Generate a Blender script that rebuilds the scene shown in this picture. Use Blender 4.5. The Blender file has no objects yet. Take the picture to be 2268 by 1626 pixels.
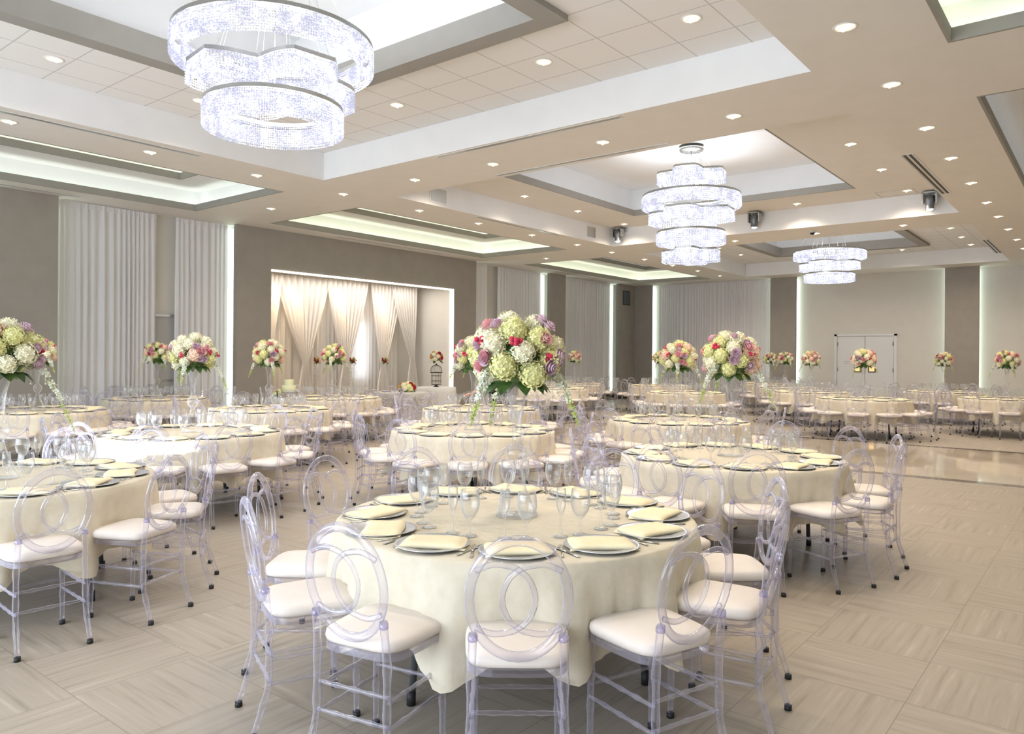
import bpy, math, random
from mathutils import Vector, Matrix
random.seed(7)
R = math.radians; PI = math.pi; TAU = 2 * math.pi
sin, cos = math.sin, math.cos
S = bpy.context.scene
C = S.collection

# ---------------------------------------------------------------- camera, world, exposure
F_PX, YAW, ROLL, HOR, CAMH = 1673.0, R(38.63), R(0.45), 790.0, 1.585
Fv = Vector((cos(YAW), sin(YAW), 0)); R0 = Vector((sin(YAW), -cos(YAW), 0)); U0 = Vector((0, 0, 1))
Rv = R0 * cos(ROLL) + U0 * sin(ROLL); Uv = -R0 * sin(ROLL) + U0 * cos(ROLL)
cam_d = bpy.data.cameras.new('camera'); cam = bpy.data.objects.new('camera', cam_d); C.objects.link(cam)
cam_d.sensor_width = 36; cam_d.lens = F_PX / 2268 * 36; cam_d.shift_y = -(813 - HOR) / 2268
cam_d.clip_start = 0.05; cam_d.clip_end = 200
M3 = Matrix((Rv, Uv, -Fv)).transposed()
cam.matrix_world = Matrix.Translation((0, 0, CAMH)) @ M3.to_4x4()
S.camera = cam
S.view_settings.view_transform = 'Standard'; S.view_settings.look = 'None'
S.view_settings.exposure = 0.80; S.view_settings.gamma = 1.0; S.view_settings.use_curve_mapping = False
w = bpy.data.worlds.new('sky'); S.world = w; w.use_nodes = True
w.node_tree.nodes['Background'].inputs[0].default_value = (0.75, 0.86, 1.0, 1)
w.node_tree.nodes['Background'].inputs[1].default_value = 1.5
cy = S.cycles
cy.max_bounces = 6; cy.diffuse_bounces = 3; cy.glossy_bounces = 2; cy.transmission_bounces = 2
cy.transparent_max_bounces = 26; cy.caustics_reflective = False; cy.caustics_refractive = False
cy.use_adaptive_sampling = True; cy.adaptive_threshold = 0.05; cy.use_denoising = True
cy.sample_clamp_indirect = 3.0; cy.use_light_tree = True

# light levels in one place
E_DOWN, E_CHAND, E_DAY, E_BEAM, E_ALC = 50.0, 46.0, 430.0, 5500.0, 60.0
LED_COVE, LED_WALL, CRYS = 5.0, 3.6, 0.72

def pt(px, py, d):
    """point seen at pixel (px, py) of the 2268x1626 frame at depth d"""
    u = (px - 1134) / F_PX; v = -(py - HOR) / F_PX
    return Vector((0, 0, CAMH)) + (Fv + Rv * u + Uv * v) * d

# ---------------------------------------------------------------- materials
def mat(name, col=(0.8, 0.8, 0.8), rough=0.6, metal=0.0, emit=None, es=0.0, spec=0.5, coat=0.0, trans=0.0):
    m = bpy.data.materials.new(name); m.use_nodes = True
    b = m.node_tree.nodes['Principled BSDF']
    b.inputs['Base Color'].default_value = (*col, 1); b.inputs['Roughness'].default_value = rough
    b.inputs['Metallic'].default_value = metal; b.inputs['Specular IOR Level'].default_value = spec
    b.inputs['Coat Weight'].default_value = coat; b.inputs['Coat Roughness'].default_value = 0.08
    if emit: b.inputs['Emission Color'].default_value = (*emit, 1); b.inputs['Emission Strength'].default_value = es
    return m
def nodes(m): return m.node_tree.nodes, m.node_tree.links, m.node_tree.nodes['Principled BSDF']
def noise_col(m, c1, c2, scale=20, coords='Object', bump=0.0, detail=4, stretch=(1, 1, 1), contrast=(0.35, 0.65)):
    N, L, b = nodes(m)
    tc = N.new('ShaderNodeTexCoord'); mp = N.new('ShaderNodeMapping'); mp.inputs['Scale'].default_value = stretch
    n = N.new('ShaderNodeTexNoise'); n.inputs['Scale'].default_value = scale; n.inputs['Detail'].default_value = detail
    L.new(tc.outputs[coords], mp.inputs[0]); L.new(mp.outputs[0], n.inputs[0])
    r = N.new('ShaderNodeValToRGB'); r.color_ramp.elements[0].position = contrast[0]; r.color_ramp.elements[1].position = contrast[1]
    r.color_ramp.elements[0].color = (*c1, 1); r.color_ramp.elements[1].color = (*c2, 1)
    L.new(n.outputs[0], r.inputs[0]); L.new(r.outputs[0], b.inputs['Base Color'])
    if bump:
        bp = N.new('ShaderNodeBump'); bp.inputs['Strength'].default_value = bump; bp.inputs['Distance'].default_value = 0.01
        L.new(n.outputs[0], bp.inputs['Height']); L.new(bp.outputs[0], b.inputs['Normal'])
    return m
def glass(name, body, edge, clear=0.93, power=2.2, rough=0.03, edge_amt=0.8):
    """thin clear material: see-through face on, glossy and pale where the wall is seen edge on"""
    m = bpy.data.materials.new(name); m.use_nodes = True
    N, L = m.node_tree.nodes, m.node_tree.links; N.clear()
    out = N.new('ShaderNodeOutputMaterial'); tr = N.new('ShaderNodeBsdfTransparent'); tr.inputs[0].default_value = (*body, 1)
    gl = N.new('ShaderNodeBsdfGlossy'); gl.inputs['Roughness'].default_value = rough; gl.inputs[0].default_value = (1, 1, 1, 1)
    df = N.new('ShaderNodeBsdfDiffuse'); df.inputs[0].default_value = (*edge, 1)
    lw = N.new('ShaderNodeLayerWeight'); lw.inputs[0].default_value = 0.5
    pw = N.new('ShaderNodeMath'); pw.operation = 'POWER'; pw.inputs[1].default_value = power; L.new(lw.outputs['Facing'], pw.inputs[0])
    ml = N.new('ShaderNodeMath'); ml.operation = 'MULTIPLY'; ml.inputs[1].default_value = edge_amt; L.new(pw.outputs[0], ml.inputs[0])
    ad = N.new('ShaderNodeMath'); ad.operation = 'ADD'; ad.inputs[1].default_value = 1 - clear; ad.use_clamp = True; L.new(ml.outputs[0], ad.inputs[0])
    mx1 = N.new('ShaderNodeMixShader'); mx1.inputs[0].default_value = 0.5; L.new(df.outputs[0], mx1.inputs[1]); L.new(gl.outputs[0], mx1.inputs[2])
    mx = N.new('ShaderNodeMixShader'); L.new(ad.outputs[0], mx.inputs[0]); L.new(tr.outputs[0], mx.inputs[1]); L.new(mx1.outputs[0], mx.inputs[2])
    L.new(mx.outputs[0], out.inputs[0])
    return m
def emis(name, col, s):
    m = bpy.data.materials.new(name); m.use_nodes = True; N, L = m.node_tree.nodes, m.node_tree.links; N.clear()
    e = N.new('ShaderNodeEmission'); e.inputs[0].default_value = (*col, 1); e.inputs[1].default_value = s
    o = N.new('ShaderNodeOutputMaterial'); L.new(e.outputs[0], o.inputs[0]); return m

MT = {}
MT['ceil'] = noise_col(mat('ceiling_paint', rough=0.9, spec=0.2), (0.80, 0.76, 0.71), (0.82, 0.78, 0.73), 3)
MT['tray'] = noise_col(mat('tray_paint', rough=0.9, spec=0.2), (0.85, 0.84, 0.83), (0.87, 0.86, 0.85), 3)
MT['taupe'] = noise_col(mat('taupe_paint', rough=0.85, spec=0.25), (0.35, 0.315, 0.275), (0.37, 0.335, 0.295), 4)
MT['lip'] = noise_col(mat('grey_lip_paint', rough=0.8, spec=0.25), (0.34, 0.32, 0.285), (0.355, 0.335, 0.30), 4)
MT['wall'] = noise_col(mat('cream_wall_paint', rough=0.9, spec=0.2), (0.70, 0.66, 0.60), (0.72, 0.68, 0.62), 3)
MT['black'] = mat('black_plastic', (0.012, 0.012, 0.013), 0.45)
MT['rubber'] = mat('black_rubber', (0.015, 0.015, 0.016), 0.6)
MT['steel'] = mat('grey_steel', (0.17, 0.185, 0.20), 0.4, 0.6)
MT['chrome'] = mat('brushed_chrome', (0.50, 0.50, 0.48), 0.3, 0.9)
MT['silver'] = noise_col(mat('silver_charger', rough=0.28, metal=0.75), (0.60, 0.61, 0.66), (0.70, 0.71, 0.76), 60)
MT['cutlery'] = mat('polished_steel', (0.6, 0.59, 0.57), 0.18, 1.0)
MT['cloth'] = noise_col(mat('ivory_tablecloth', rough=0.75, spec=0.3), (0.70, 0.625, 0.49), (0.75, 0.68, 0.55), 14, bump=0.45, detail=6)
MT['napkin'] = noise_col(mat('cream_napkin', rough=0.85, spec=0.2), (0.92, 0.80, 0.54), (0.95, 0.84, 0.60), 40, bump=0.1)
MT['cushion'] = noise_col(mat('blush_white_vinyl', rough=0.5, spec=0.4), (0.84, 0.76, 0.70), (0.87, 0.79, 0.73), 12)
MT['acrylic'] = glass('clear_acrylic', (0.965, 0.96, 0.99), (0.62, 0.60, 0.76), clear=0.945, power=1.55, edge_amt=0.95, rough=0.06)
MT['purple'] = glass('refraction_tint', (0.86, 0.84, 0.96), (0.52, 0.49, 0.74), clear=0.94, power=1.5, edge_amt=0.7)  # violet refraction of clear acrylic, put in as body colour
MT['acrylicf'] = glass('clear_acrylic_small', (0.95, 0.95, 0.975), (0.60, 0.585, 0.66), clear=0.86, power=1.4, edge_amt=0.7)
MT['glass'] = glass('clear_glass', (0.985, 0.985, 0.985), (0.72, 0.73, 0.74), clear=0.95, power=1.9, rough=0.03, edge_amt=1.0)
MT['metal_dark'] = mat('dark_bronze_wire', (0.06, 0.055, 0.05), 0.45, 0.6)
MT['white'] = mat('white_satin', (0.78, 0.77, 0.76), 0.5)
MT['green'] = noise_col(mat('leaf_green', rough=0.5), (0.035, 0.085, 0.018), (0.09, 0.17, 0.04), 25)
MT['hyd1'] = noise_col(mat('cream_hydrangea', rough=0.8), (0.84, 0.79, 0.52), (0.95, 0.92, 0.72), 45)
MT['hyd2'] = noise_col(mat('lime_hydrangea', rough=0.8), (0.74, 0.74, 0.28), (0.90, 0.87, 0.50), 45)
MT['hyd3'] = noise_col(mat('blush_hydrangea', rough=0.8), (0.92, 0.60, 0.44), (0.96, 0.74, 0.58), 45)
MT['rose1'] = noise_col(mat('lavender_rose', rough=0.7), (0.70, 0.48, 0.58), (0.82, 0.62, 0.69), 50)
MT['rose2'] = noise_col(mat('pink_rose', rough=0.7), (0.93, 0.42, 0.46), (0.97, 0.60, 0.61), 50)
MT['rose3'] = noise_col(mat('crimson_flower', rough=0.7), (0.50, 0.015, 0.05), (0.68, 0.05, 0.12), 60)
MT['rose4'] = noise_col(mat('orange_yellow_flower', rough=0.7), (0.85, 0.42, 0.10), (0.88, 0.70, 0.25), 30)
MT['orchid'] = noise_col(mat('white_orchid', rough=0.7), (0.80, 0.82, 0.62), (0.9, 0.9, 0.82), 30)
MT['lime'] = mat('lime_tip', (0.48, 0.58, 0.16), 0.7)
MT['bulb_w'] = emis('warm_bulb', (1.0, 0.80, 0.52), 9.0)
MT['refl_w'] = emis('warm_lamp_reflector', (1.0, 0.72, 0.42), 1.3)
MT['led_c'] = emis('cove_led', (0.90, 1.0, 0.92), LED_COVE * 0.7)
MT['led_y'] = emis('cove_led_lime', (0.90, 1.0, 0.74), LED_COVE)
MT['led_b'] = emis('tray_led', (0.90, 0.97, 1.0), LED_COVE * 0.2)
MT['led_w'] = emis('wall_led', (0.80, 1.0, 0.90), LED_WALL)
MT['led_a'] = emis('alcove_led', (1.0, 0.93, 0.78), 2.6)
MT['led_p'] = emis('chandelier_led', (0.92, 0.95, 1.0), 7.0)
# sheer curtains
def sheer(name, col, alpha, transl=0.5):
    m = bpy.data.materials.new(name); m.use_nodes = True; N, L = m.node_tree.nodes, m.node_tree.links; N.clear()
    o = N.new('ShaderNodeOutputMaterial'); d = N.new('ShaderNodeBsdfDiffuse'); t = N.new('ShaderNodeBsdfTranslucent'); tr = N.new('ShaderNodeBsdfTransparent')
    d.inputs[0].default_value = (*col, 1); t.inputs[0].default_value = (*col, 1)
    a = N.new('ShaderNodeMixShader'); a.inputs[0].default_value = transl; L.new(d.outputs[0], a.inputs[1]); L.new(t.outputs[0], a.inputs[2])
    b = N.new('ShaderNodeMixShader'); b.inputs[0].default_value = alpha; L.new(tr.outputs[0], b.inputs[1]); L.new(a.outputs[0], b.inputs[2])
    L.new(b.outputs[0], o.inputs[0]); return m
MT['sheer'] = sheer('white_sheer', (0.90, 0.87, 0.87), 0.92, 0.2)
MT['drape'] = sheer('alcove_sheer', (0.92, 0.87, 0.82), 0.93, 0.3)
MT['wrap'] = sheer('organza_wrap', (0.85, 0.83, 0.82), 0.6, 0.3)
# crystal strands of the chandeliers: refracted lamp light put in as mottled emission
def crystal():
    m = bpy.data.materials.new('emissive_crystal'); m.use_nodes = True; N, L, b = nodes(m)
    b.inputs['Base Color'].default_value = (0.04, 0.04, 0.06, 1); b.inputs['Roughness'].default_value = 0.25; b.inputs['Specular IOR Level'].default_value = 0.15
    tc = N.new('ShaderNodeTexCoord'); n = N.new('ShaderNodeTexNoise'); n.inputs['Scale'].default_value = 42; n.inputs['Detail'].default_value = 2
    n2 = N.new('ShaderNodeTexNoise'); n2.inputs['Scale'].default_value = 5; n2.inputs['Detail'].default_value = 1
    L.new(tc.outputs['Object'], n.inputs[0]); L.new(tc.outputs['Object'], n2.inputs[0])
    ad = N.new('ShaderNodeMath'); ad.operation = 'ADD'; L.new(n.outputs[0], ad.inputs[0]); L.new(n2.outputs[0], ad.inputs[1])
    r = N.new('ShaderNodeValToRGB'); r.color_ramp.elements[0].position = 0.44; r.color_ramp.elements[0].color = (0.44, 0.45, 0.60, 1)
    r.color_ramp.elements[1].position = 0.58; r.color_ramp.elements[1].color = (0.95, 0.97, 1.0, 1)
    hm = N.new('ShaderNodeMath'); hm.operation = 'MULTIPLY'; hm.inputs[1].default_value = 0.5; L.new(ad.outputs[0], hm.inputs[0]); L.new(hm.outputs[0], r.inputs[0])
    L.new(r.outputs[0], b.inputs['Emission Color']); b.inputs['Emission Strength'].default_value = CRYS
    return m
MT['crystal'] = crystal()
# acoustic tile grid, lines every 0.61 m
def tiles(off=(0.0, 0.0)):
    m = mat('acoustic_tile', rough=0.9, spec=0.2); N, L, b = nodes(m)
    g = N.new('ShaderNodeNewGeometry'); sp = N.new('ShaderNodeSeparateXYZ'); L.new(g.outputs['Position'], sp.inputs[0])
    fac = None
    for ax, o in ((0, off[0]), (1, off[1])):
        a = N.new('ShaderNodeMath'); a.operation = 'SUBTRACT'; a.inputs[1].default_value = o; L.new(sp.outputs[ax], a.inputs[0])
        q = N.new('ShaderNodeMath'); q.operation = 'PINGPONG'; q.inputs[1].default_value = 0.305; L.new(a.outputs[0], q.inputs[0])
        c = N.new('ShaderNodeMath'); c.operation = 'LESS_THAN'; c.inputs[1].default_value = 0.007; L.new(q.outputs[0], c.inputs[0])
        if fac is None: fac = c
        else:
            mx = N.new('ShaderNodeMath'); mx.operation = 'MAXIMUM'; L.new(fac.outputs[0], mx.inputs[0]); L.new(c.outputs[0], mx.inputs[1]); fac = mx
    mc = N.new('ShaderNodeMix'); mc.data_type = 'RGBA'; L.new(fac.outputs[0], mc.inputs['Factor'])
    mc.inputs[6].default_value = (0.88, 0.86, 0.84, 1); mc.inputs[7].default_value = (0.60, 0.58, 0.56, 1)
    L.new(mc.outputs[2], b.inputs['Base Color']); return m
MT['tile'] = tiles((5.96, 8.44))
# floor: basket-weave of 0.6 m vein-cut tiles
def floor_mat():
    m = mat('basket_weave_floor_tile', rough=0.42, spec=0.4); N, L, b = nodes(m)
    g = N.new('ShaderNodeNewGeometry'); mp = N.new('ShaderNodeMapping'); L.new(g.outputs['Position'], mp.inputs[0]); mp.inputs['Location'].default_value = (-0.27, -0.15, 0)
    ck = N.new('ShaderNodeTexChecker'); ck.inputs['Scale'].default_value = 1 / 0.6; L.new(mp.outputs[0], ck.inputs[0])
    ck.inputs[1].default_value = (1, 1, 1, 1); ck.inputs[2].default_value = (0, 0, 0, 1)
    outs = []
    for st in ((1.3, 26, 1), (26, 1.3, 1)):
        m2 = N.new('ShaderNodeMapping'); m2.inputs['Scale'].default_value = st; L.new(mp.outputs[0], m2.inputs[0])
        n = N.new('ShaderNodeTexNoise'); n.inputs['Scale'].default_value = 1.0; n.inputs['Detail'].default_value = 5; n.inputs['Roughness'].default_value = 0.6
        L.new(m2.outputs[0], n.inputs[0]); outs.append(n)
    mx = N.new('ShaderNodeMix'); L.new(ck.outputs['Fac'], mx.inputs['Factor']); L.new(outs[0].outputs[0], mx.inputs[2]); L.new(outs[1].outputs[0], mx.inputs[3])
    r = N.new('ShaderNodeValToRGB'); L.new(mx.outputs[0], r.inputs[0])
    e = r.color_ramp.elements; e[0].position = 0.25; e[0].color = (0.285, 0.24, 0.19, 1); e[1].position = 0.75; e[1].color = (0.57, 0.50, 0.415, 1)
    x = e.new(0.46); x.color = (0.405, 0.35, 0.285, 1); x = e.new(0.6); x.color = (0.435, 0.38, 0.315, 1)
    # thin joints
    sp = N.new('ShaderNodeSeparateXYZ'); L.new(mp.outputs[0], sp.inputs[0]); fac = None
    for ax in (0, 1):
        q = N.new('ShaderNodeMath'); q.operation = 'PINGPONG'; q.inputs[1].default_value = 0.3; L.new(sp.outputs[ax], q.inputs[0])
        c = N.new('ShaderNodeMath'); c.operation = 'LESS_THAN'; c.inputs[1].default_value = 0.0022; L.new(q.outputs[0], c.inputs[0])
        if fac is None: fac = c
        else:
            o = N.new('ShaderNodeMath'); o.operation = 'MAXIMUM'; L.new(fac.outputs[0], o.inputs[0]); L.new(c.outputs[0], o.inputs[1]); fac = o
    mc = N.new('ShaderNodeMix'); mc.data_type = 'RGBA'; L.new(fac.outputs[0], mc.inputs['Factor']); L.new(r.outputs[0], mc.inputs[6]); mc.inputs[7].default_value = (0.27, 0.235, 0.19, 1)
    L.new(mc.outputs[2], b.inputs['Base Color'])
    return m
MT['floor'] = floor_mat()
MT['dance'] = noise_col(mat('polished_marble', rough=0.05, spec=0.6), (0.56, 0.48, 0.37), (0.61, 0.53, 0.42), 1.5)
MT['band'] = noise_col(mat('brown_stone_band', rough=0.12, spec=0.5), (0.13, 0.10, 0.08), (0.20, 0.16, 0.13), 6)

# ---------------------------------------------------------------- mesh helpers
class MB:
    def __init__(s): s.v = []; s.f = []; s.m = []; s.sm = []
    def add(s, vs, fs, mi=0, smooth=False):
        o = len(s.v); s.v += [tuple(v) for v in vs]
        for f in fs: s.f.append(tuple(o + i for i in f)); s.m.append(mi); s.sm.append(smooth)
    def box(s, x0, x1, y0, y1, z0, z1, mi=0):
        vs = [(x, y, z) for z in (z0, z1) for y in (y0, y1) for x in (x0, x1)]
        s.add(vs, [(0, 2, 3, 1), (4, 5, 7, 6), (0, 1, 5, 4), (2, 6, 7, 3), (0, 4, 6, 2), (1, 3, 7, 5)], mi)
    def quad(s, a, b, c, d, mi=0): s.add([a, b, c, d], [(0, 1, 2, 3)], mi)
    def tube(s, path, r, n=8, closed=False, mi=0, flat=None, up=None, caps=True):
        """path: points; r: radius or list; flat=(a,b) scales of the two cross axes"""
        P = [Vector(p) for p in path]; k = len(P); rings = []
        rr = r if isinstance(r, (list, tuple)) else [r] * k
        prev = None
        for i in range(k):
            a = P[(i - 1) % k] if (closed or i > 0) else P[i]; b = P[(i + 1) % k] if (closed or i < k - 1) else P[i]
            t = (b - a).normalized()
            if up is not None: u = Vector(up)
            elif prev is not None: u = prev
            else: u = Vector((0, 0, 1)) if abs(t.z) < 0.9 else Vector((1, 0, 0))
            x = u.cross(t); x = x.normalized() if x.length > 1e-6 else Vector((1, 0, 0)).cross(t).normalized()
            y = t.cross(x); prev = y
            fa, fb = flat if flat else (1, 1)
            rings.append([P[i] + x * cos(TAU * j / n) * rr[i] * fa + y * sin(TAU * j / n) * rr[i] * fb for j in range(n)])
        o = len(s.v)
        for g in rings: s.v += [tuple(p) for p in g]
        m = k if closed else k - 1
        for i in range(m):
            for j in range(n):
                a = o + i * n + j; b = o + i * n + (j + 1) % n; c = o + ((i + 1) % k) * n + (j + 1) % n; d = o + ((i + 1) % k) * n + j
                s.f.append((a, b, c, d)); s.m.append(mi); s.sm.append(True)
        if not closed and caps:
            s.f.append(tuple(o + j for j in reversed(range(n)))); s.m.append(mi); s.sm.append(False)
            s.f.append(tuple(o + (k - 1) * n + j for j in range(n))); s.m.append(mi); s.sm.append(False)
    def lathe(s, prof, n=24, c=(0, 0, 0), mi=0, capb=False, capt=False):
        o = len(s.v)
        for r, z in prof:
            for j in range(n): s.v.append((c[0] + r * cos(TAU * j / n), c[1] + r * sin(TAU * j / n), c[2] + z))
        for i in range(len(prof) - 1):
            for j in range(n):
                s.f.append((o + i * n + j, o + i * n + (j + 1) % n, o + (i + 1) * n + (j + 1) % n, o + (i + 1) * n + j)); s.m.append(mi); s.sm.append(True)
        if capb: s.f.append(tuple(o + j for j in reversed(range(n)))); s.m.append(mi); s.sm.append(False)
        if capt: s.f.append(tuple(o + (len(prof) - 1) * n + j for j in range(n))); s.m.append(mi); s.sm.append(False)
    def ball(s, c, r, n=10, k=7, mi=0, sc=(1, 1, 1)):
        o = len(s.v); c = Vector(c)
        for i in range(k + 1):
            a = PI * i / k
            for j in range(n): s.v.append((c.x + r * sc[0] * sin(a) * cos(TAU * j / n), c.y + r * sc[1] * sin(a) * sin(TAU * j / n), c.z + r * sc[2] * cos(a)))
        for i in range(k):
            for j in range(n): s.f.append((o + i * n + j, o + (i + 1) * n + j, o + (i + 1) * n + (j + 1) % n, o + i * n + (j + 1) % n)); s.m.append(mi); s.sm.append(True)
    def mesh(s, name, mats):
        me = bpy.data.meshes.new(name); me.from_pydata(s.v, [], s.f)
        for m in (mats if isinstance(mats, (list, tuple)) else [mats]): me.materials.append(MT[m] if isinstance(m, str) else m)
        me.polygons.foreach_set('material_index', s.m); me.polygons.foreach_set('use_smooth', s.sm); me.update(); return me
    def build(s, name, mats, parent=None, loc=None, rz=0.0):
        return obj(name, s.mesh(name, mats), parent, loc, rz)
def obj(name, me, parent=None, loc=None, rz=0.0):
    o = bpy.data.objects.new(name, me); C.objects.link(o)
    if parent: o.parent = parent
    if loc is not None: o.location = loc
    if rz: o.rotation_euler = (0, 0, rz)
    return o
def tag(o, label=None, cat=None, group=None, kind=None):
    if label: o['label'] = label
    if cat: o['category'] = cat
    if group: o['group'] = group
    if kind: o['kind'] = kind
    return o
def empty(name, loc=(0, 0, 0), rz=0.0):
    o = bpy.data.objects.new(name, None); C.objects.link(o); o.location = loc; o.rotation_euler = (0, 0, rz); o.empty_display_size = 0.1; return o
def tree(o):
    return [(o, [tree(c) for c in o.children])]
def copy_tree(o, parent=None):
    c = o.copy(); C.objects.link(c); c.parent = parent
    for ch in o.children: copy_tree(ch, c)
    return c
def lamp(name, kind, energy, col, loc, parent=None, **kw):
    d = bpy.data.lights.new(name, kind); d.energy = energy; d.color = col
    for k, v in kw.items(): setattr(d, k, v)
    o = bpy.data.objects.new(name, d); C.objects.link(o); o.location = loc
    if parent: o.parent = parent
    return o
def aim(o, target):
    o.rotation_euler = (Vector(target) - Vector(o.location)).to_track_quat('-Z', 'Y').to_euler()

# ---------------------------------------------------------------- room shell
ZC, ZP = 4.417, 4.854            # flat ceiling, raised tray panels
XN, XB, YR, YL = -3.2, 26.42, -2.5, 14.9   # near wall, back wall, right wall, front face of the left wall's panels
YW = 15.35                       # left wall proper, behind panels and curtains
XW = 26.85                       # back wall proper
ALC = (9.92, 15.93, 3.51, 16.5)  # alcove x0, x1, top, back
def rect_holes(b, x0, x1, y0, y1, z, holes, mi=0):
    xs = sorted({x0, x1, *[h[0] for h in holes], *[h[1] for h in holes]}); ys = sorted({y0, y1, *[h[2] for h in holes], *[h[3] for h in holes]})
    xs = [x for x in xs if x0 <= x <= x1]; ys = [y for y in ys if y0 <= y <= y1]
    for i in range(len(xs) - 1):
        for j in range(len(ys) - 1):
            cx, cyy = (xs[i] + xs[i + 1]) / 2, (ys[j] + ys[j + 1]) / 2
            if any(h[0] < cx < h[1] and h[2] < cyy < h[3] for h in holes): continue
            b.quad((xs[i], ys[j], z), (xs[i + 1], ys[j], z), (xs[i + 1], ys[j + 1], z), (xs[i], ys[j + 1], z), mi)
def ring_wall(b, r, z0, z1, mi=0):
    x0, x1, y0, y1 = r
    for a, c in (((x0, y0), (x1, y0)), ((x1, y0), (x1, y1)), ((x1, y1), (x0, y1)), ((x0, y1), (x0, y0))):
        b.quad((*a, z0), (*c, z0), (*c, z1), (*a, z1), mi)
def ring_box(b, r, t, z0, z1, mi=0):
    """rectangular frame of thickness t lying outside rectangle r"""
    x0, x1, y0, y1 = r
    b.box(x0 - t, x1 + t, y0 - t, y0, z0, z1, mi); b.box(x0 - t, x1 + t, y1, y1 + t, z0, z1, mi)
    b.box(x0 - t, x0, y0, y1, z0, z1, mi); b.box(x1, x1 + t, y0, y1, z0, z1, mi)
def grow(r, t): return (r[0] - t, r[1] + t, r[2] - t, r[3] + t)
K = 1.18
TRAYS = [(0.15 * K, 6.47 * K, 2.0 * K, 8.5 * K), (7.8 * K, 14.1 * K, 2.0 * K, 8.5 * K), (15.43 * K, 21.6 * K, 2.0 * K, 8.5 * K)]
COVES = [(a * K, c * K, 9.6 * K, 12.05 * K) for a, c in ((0.65, 6.55), (8.02, 13.9), (15.57, 21.6))] + \
        [(a * K, c * K, -1.55 * K, 0.98 * K) for a, c in ((0.65, 6.49), (8.02, 13.9), (15.57, 21.6))]
ceiling = None
b = MB(); rect_holes(b, XN, XW, YR, 17.0, ZC, TRAYS + COVES)
ceiling = tag(b.build('ceiling', 'ceil'), kind='structure')
def lipped(r, z, lip, setb, ztop, led, inner=None, wallm='tray'):
    """opening with a grey lip, a light strip hidden behind it and a set-back wall rising to a higher ceiling"""
    b = MB(); ring_box(b, r, 0.03, z - 0.002, z + lip); b.build('cove_lip', 'lip', ceiling)
    b = MB(); o = grow(r, setb); ring_wall(b, o, z, ztop); rect_holes(b, *o, ztop, [inner] if inner else [])
    b.build('cove_recess', wallm, ceiling)
    b = MB(); ring_box(b, grow(r, 0.06), 0.05, z + 0.006, z + 0.03); b.build('light_strip', led, ceiling)
for i, r in enumerate(COVES):
    inn = grow(r, -0.64)
    lipped(r, ZC, 0.12, 0.22, 4.83, 'led_c' if i in (0,) else ('led_b' if i == 4 else 'led_y'), inn)
    lipped(inn, 4.83, 0.12, 0.16, 5.2, 'led_b' if i == 2 else 'led_y')
TIN = [(1.55 * K, 4.85 * K, 3.68 * K, 6.95 * K), (8.9 * K, 13.0 * K, 3.33 * K, 7.36 * K), (16.75 * K, 20.1 * K, 3.68 * K, 6.95 * K)]
for i, r in enumerate(TRAYS):
    b = MB(); ring_wall(b, r, ZC, ZP); b.build('tray_fascia', 'tray', ceiling)
    b = MB()
    if i == 1: rect_holes(b, *r, ZP, [TIN[1]]); b.build('tray_panel', 'ceil', ceiling); lipped(TIN[1], ZP, 0.13, 0.22, 5.5, 'led_b')
    else:
        rect_holes(b, *r, ZP, [TIN[i]]); b.build('tray_panel', 'tile', ceiling)
        b = MB(); ring_box(b, TIN[i], 0.235, ZP - 0.06, ZP - 0.001); ring_box(b, TIN[i], 0.03, ZP - 0.001, ZP + 0.2); b.build('tray_frame', 'lip', ceiling)
        b = MB(); o = grow(TIN[i], 0.22); ring_wall(b, o, ZP, 5.7); rect_holes(b, *o, 5.7, []); b.build('cove_recess', 'tray', ceiling)
        b = MB(); ring_box(b, grow(TIN[i], 0.06), 0.05, ZP + 0.006, ZP + 0.03); b.build('light_strip', 'led_b', ceiling)
# floor with the polished dance floor let in
DF = (11.32, 15.68, -2.4, 10.35)
b = MB(); rect_holes(b, XN, XW, YR, 17.0, 0.0, [grow(DF, 0.0)])
floor = tag(b.build('floor', 'floor'), kind='structure')
b = MB(); ring_box(b, grow(DF, -0.22), 0.22, -0.02, 0.0); b.build('dance_floor_border', 'band', floor)
b = MB(); i_ = grow(DF, -0.22); b.quad((i_[0], i_[2], 0), (i_[1], i_[2], 0), (i_[1], i_[3], 0), (i_[0], i_[3], 0)); b.build('dance_floor', 'dance', floor)
# left wall: plain wall with the alcove opening, taupe panels standing off it, lit gaps at their edges
b = MB()
def xwall(b, x0, x1, y, z0, z1, mi=0): b.quad((x0, y, z0), (x1, y, z0), (x1, y, z1), (x0, y, z1), mi)
xwall(b, XN, ALC[0], YW, 0, ZC); xwall(b, ALC[1], XW, YW, 0, ZC); xwall(b, ALC[0], ALC[1], YW, ALC[2], ZC)
wall_l = tag(b.build('wall_left', 'wall'), kind='structure')
b = MB()
wx0, wx1, wz0, wz1 = 13.55, 14.15, 0.9, 2.55   # window in the alcove's back wall
ay = ALC[3] + 0.1
for q in ((ALC[0] - .15, wx0, 0, 3.7), (wx1, ALC[1] + .15, 0, 3.7), (wx0, wx1, 0, wz0), (wx0, wx1, wz1, 3.7)): xwall(b, q[0], q[1], ay, q[2], q[3])
b.quad((ALC[0], YL + .12, 0), (ALC[0], ay, 0), (ALC[0], ay, 3.7), (ALC[0], YL + .12, 3.7)); b.quad((ALC[1], YL + .12, 0), (ALC[1], ay, 0), (ALC[1], ay, 3.7), (ALC[1], YL + .12, 3.7))
b.quad((ALC[0], YL + .12, 3.6), (ALC[1], YL + .12, 3.6), (ALC[1], ay, 3.6), (ALC[0], ay, 3.6))
b.build('alcove_lining', 'wall', wall_l)
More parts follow.
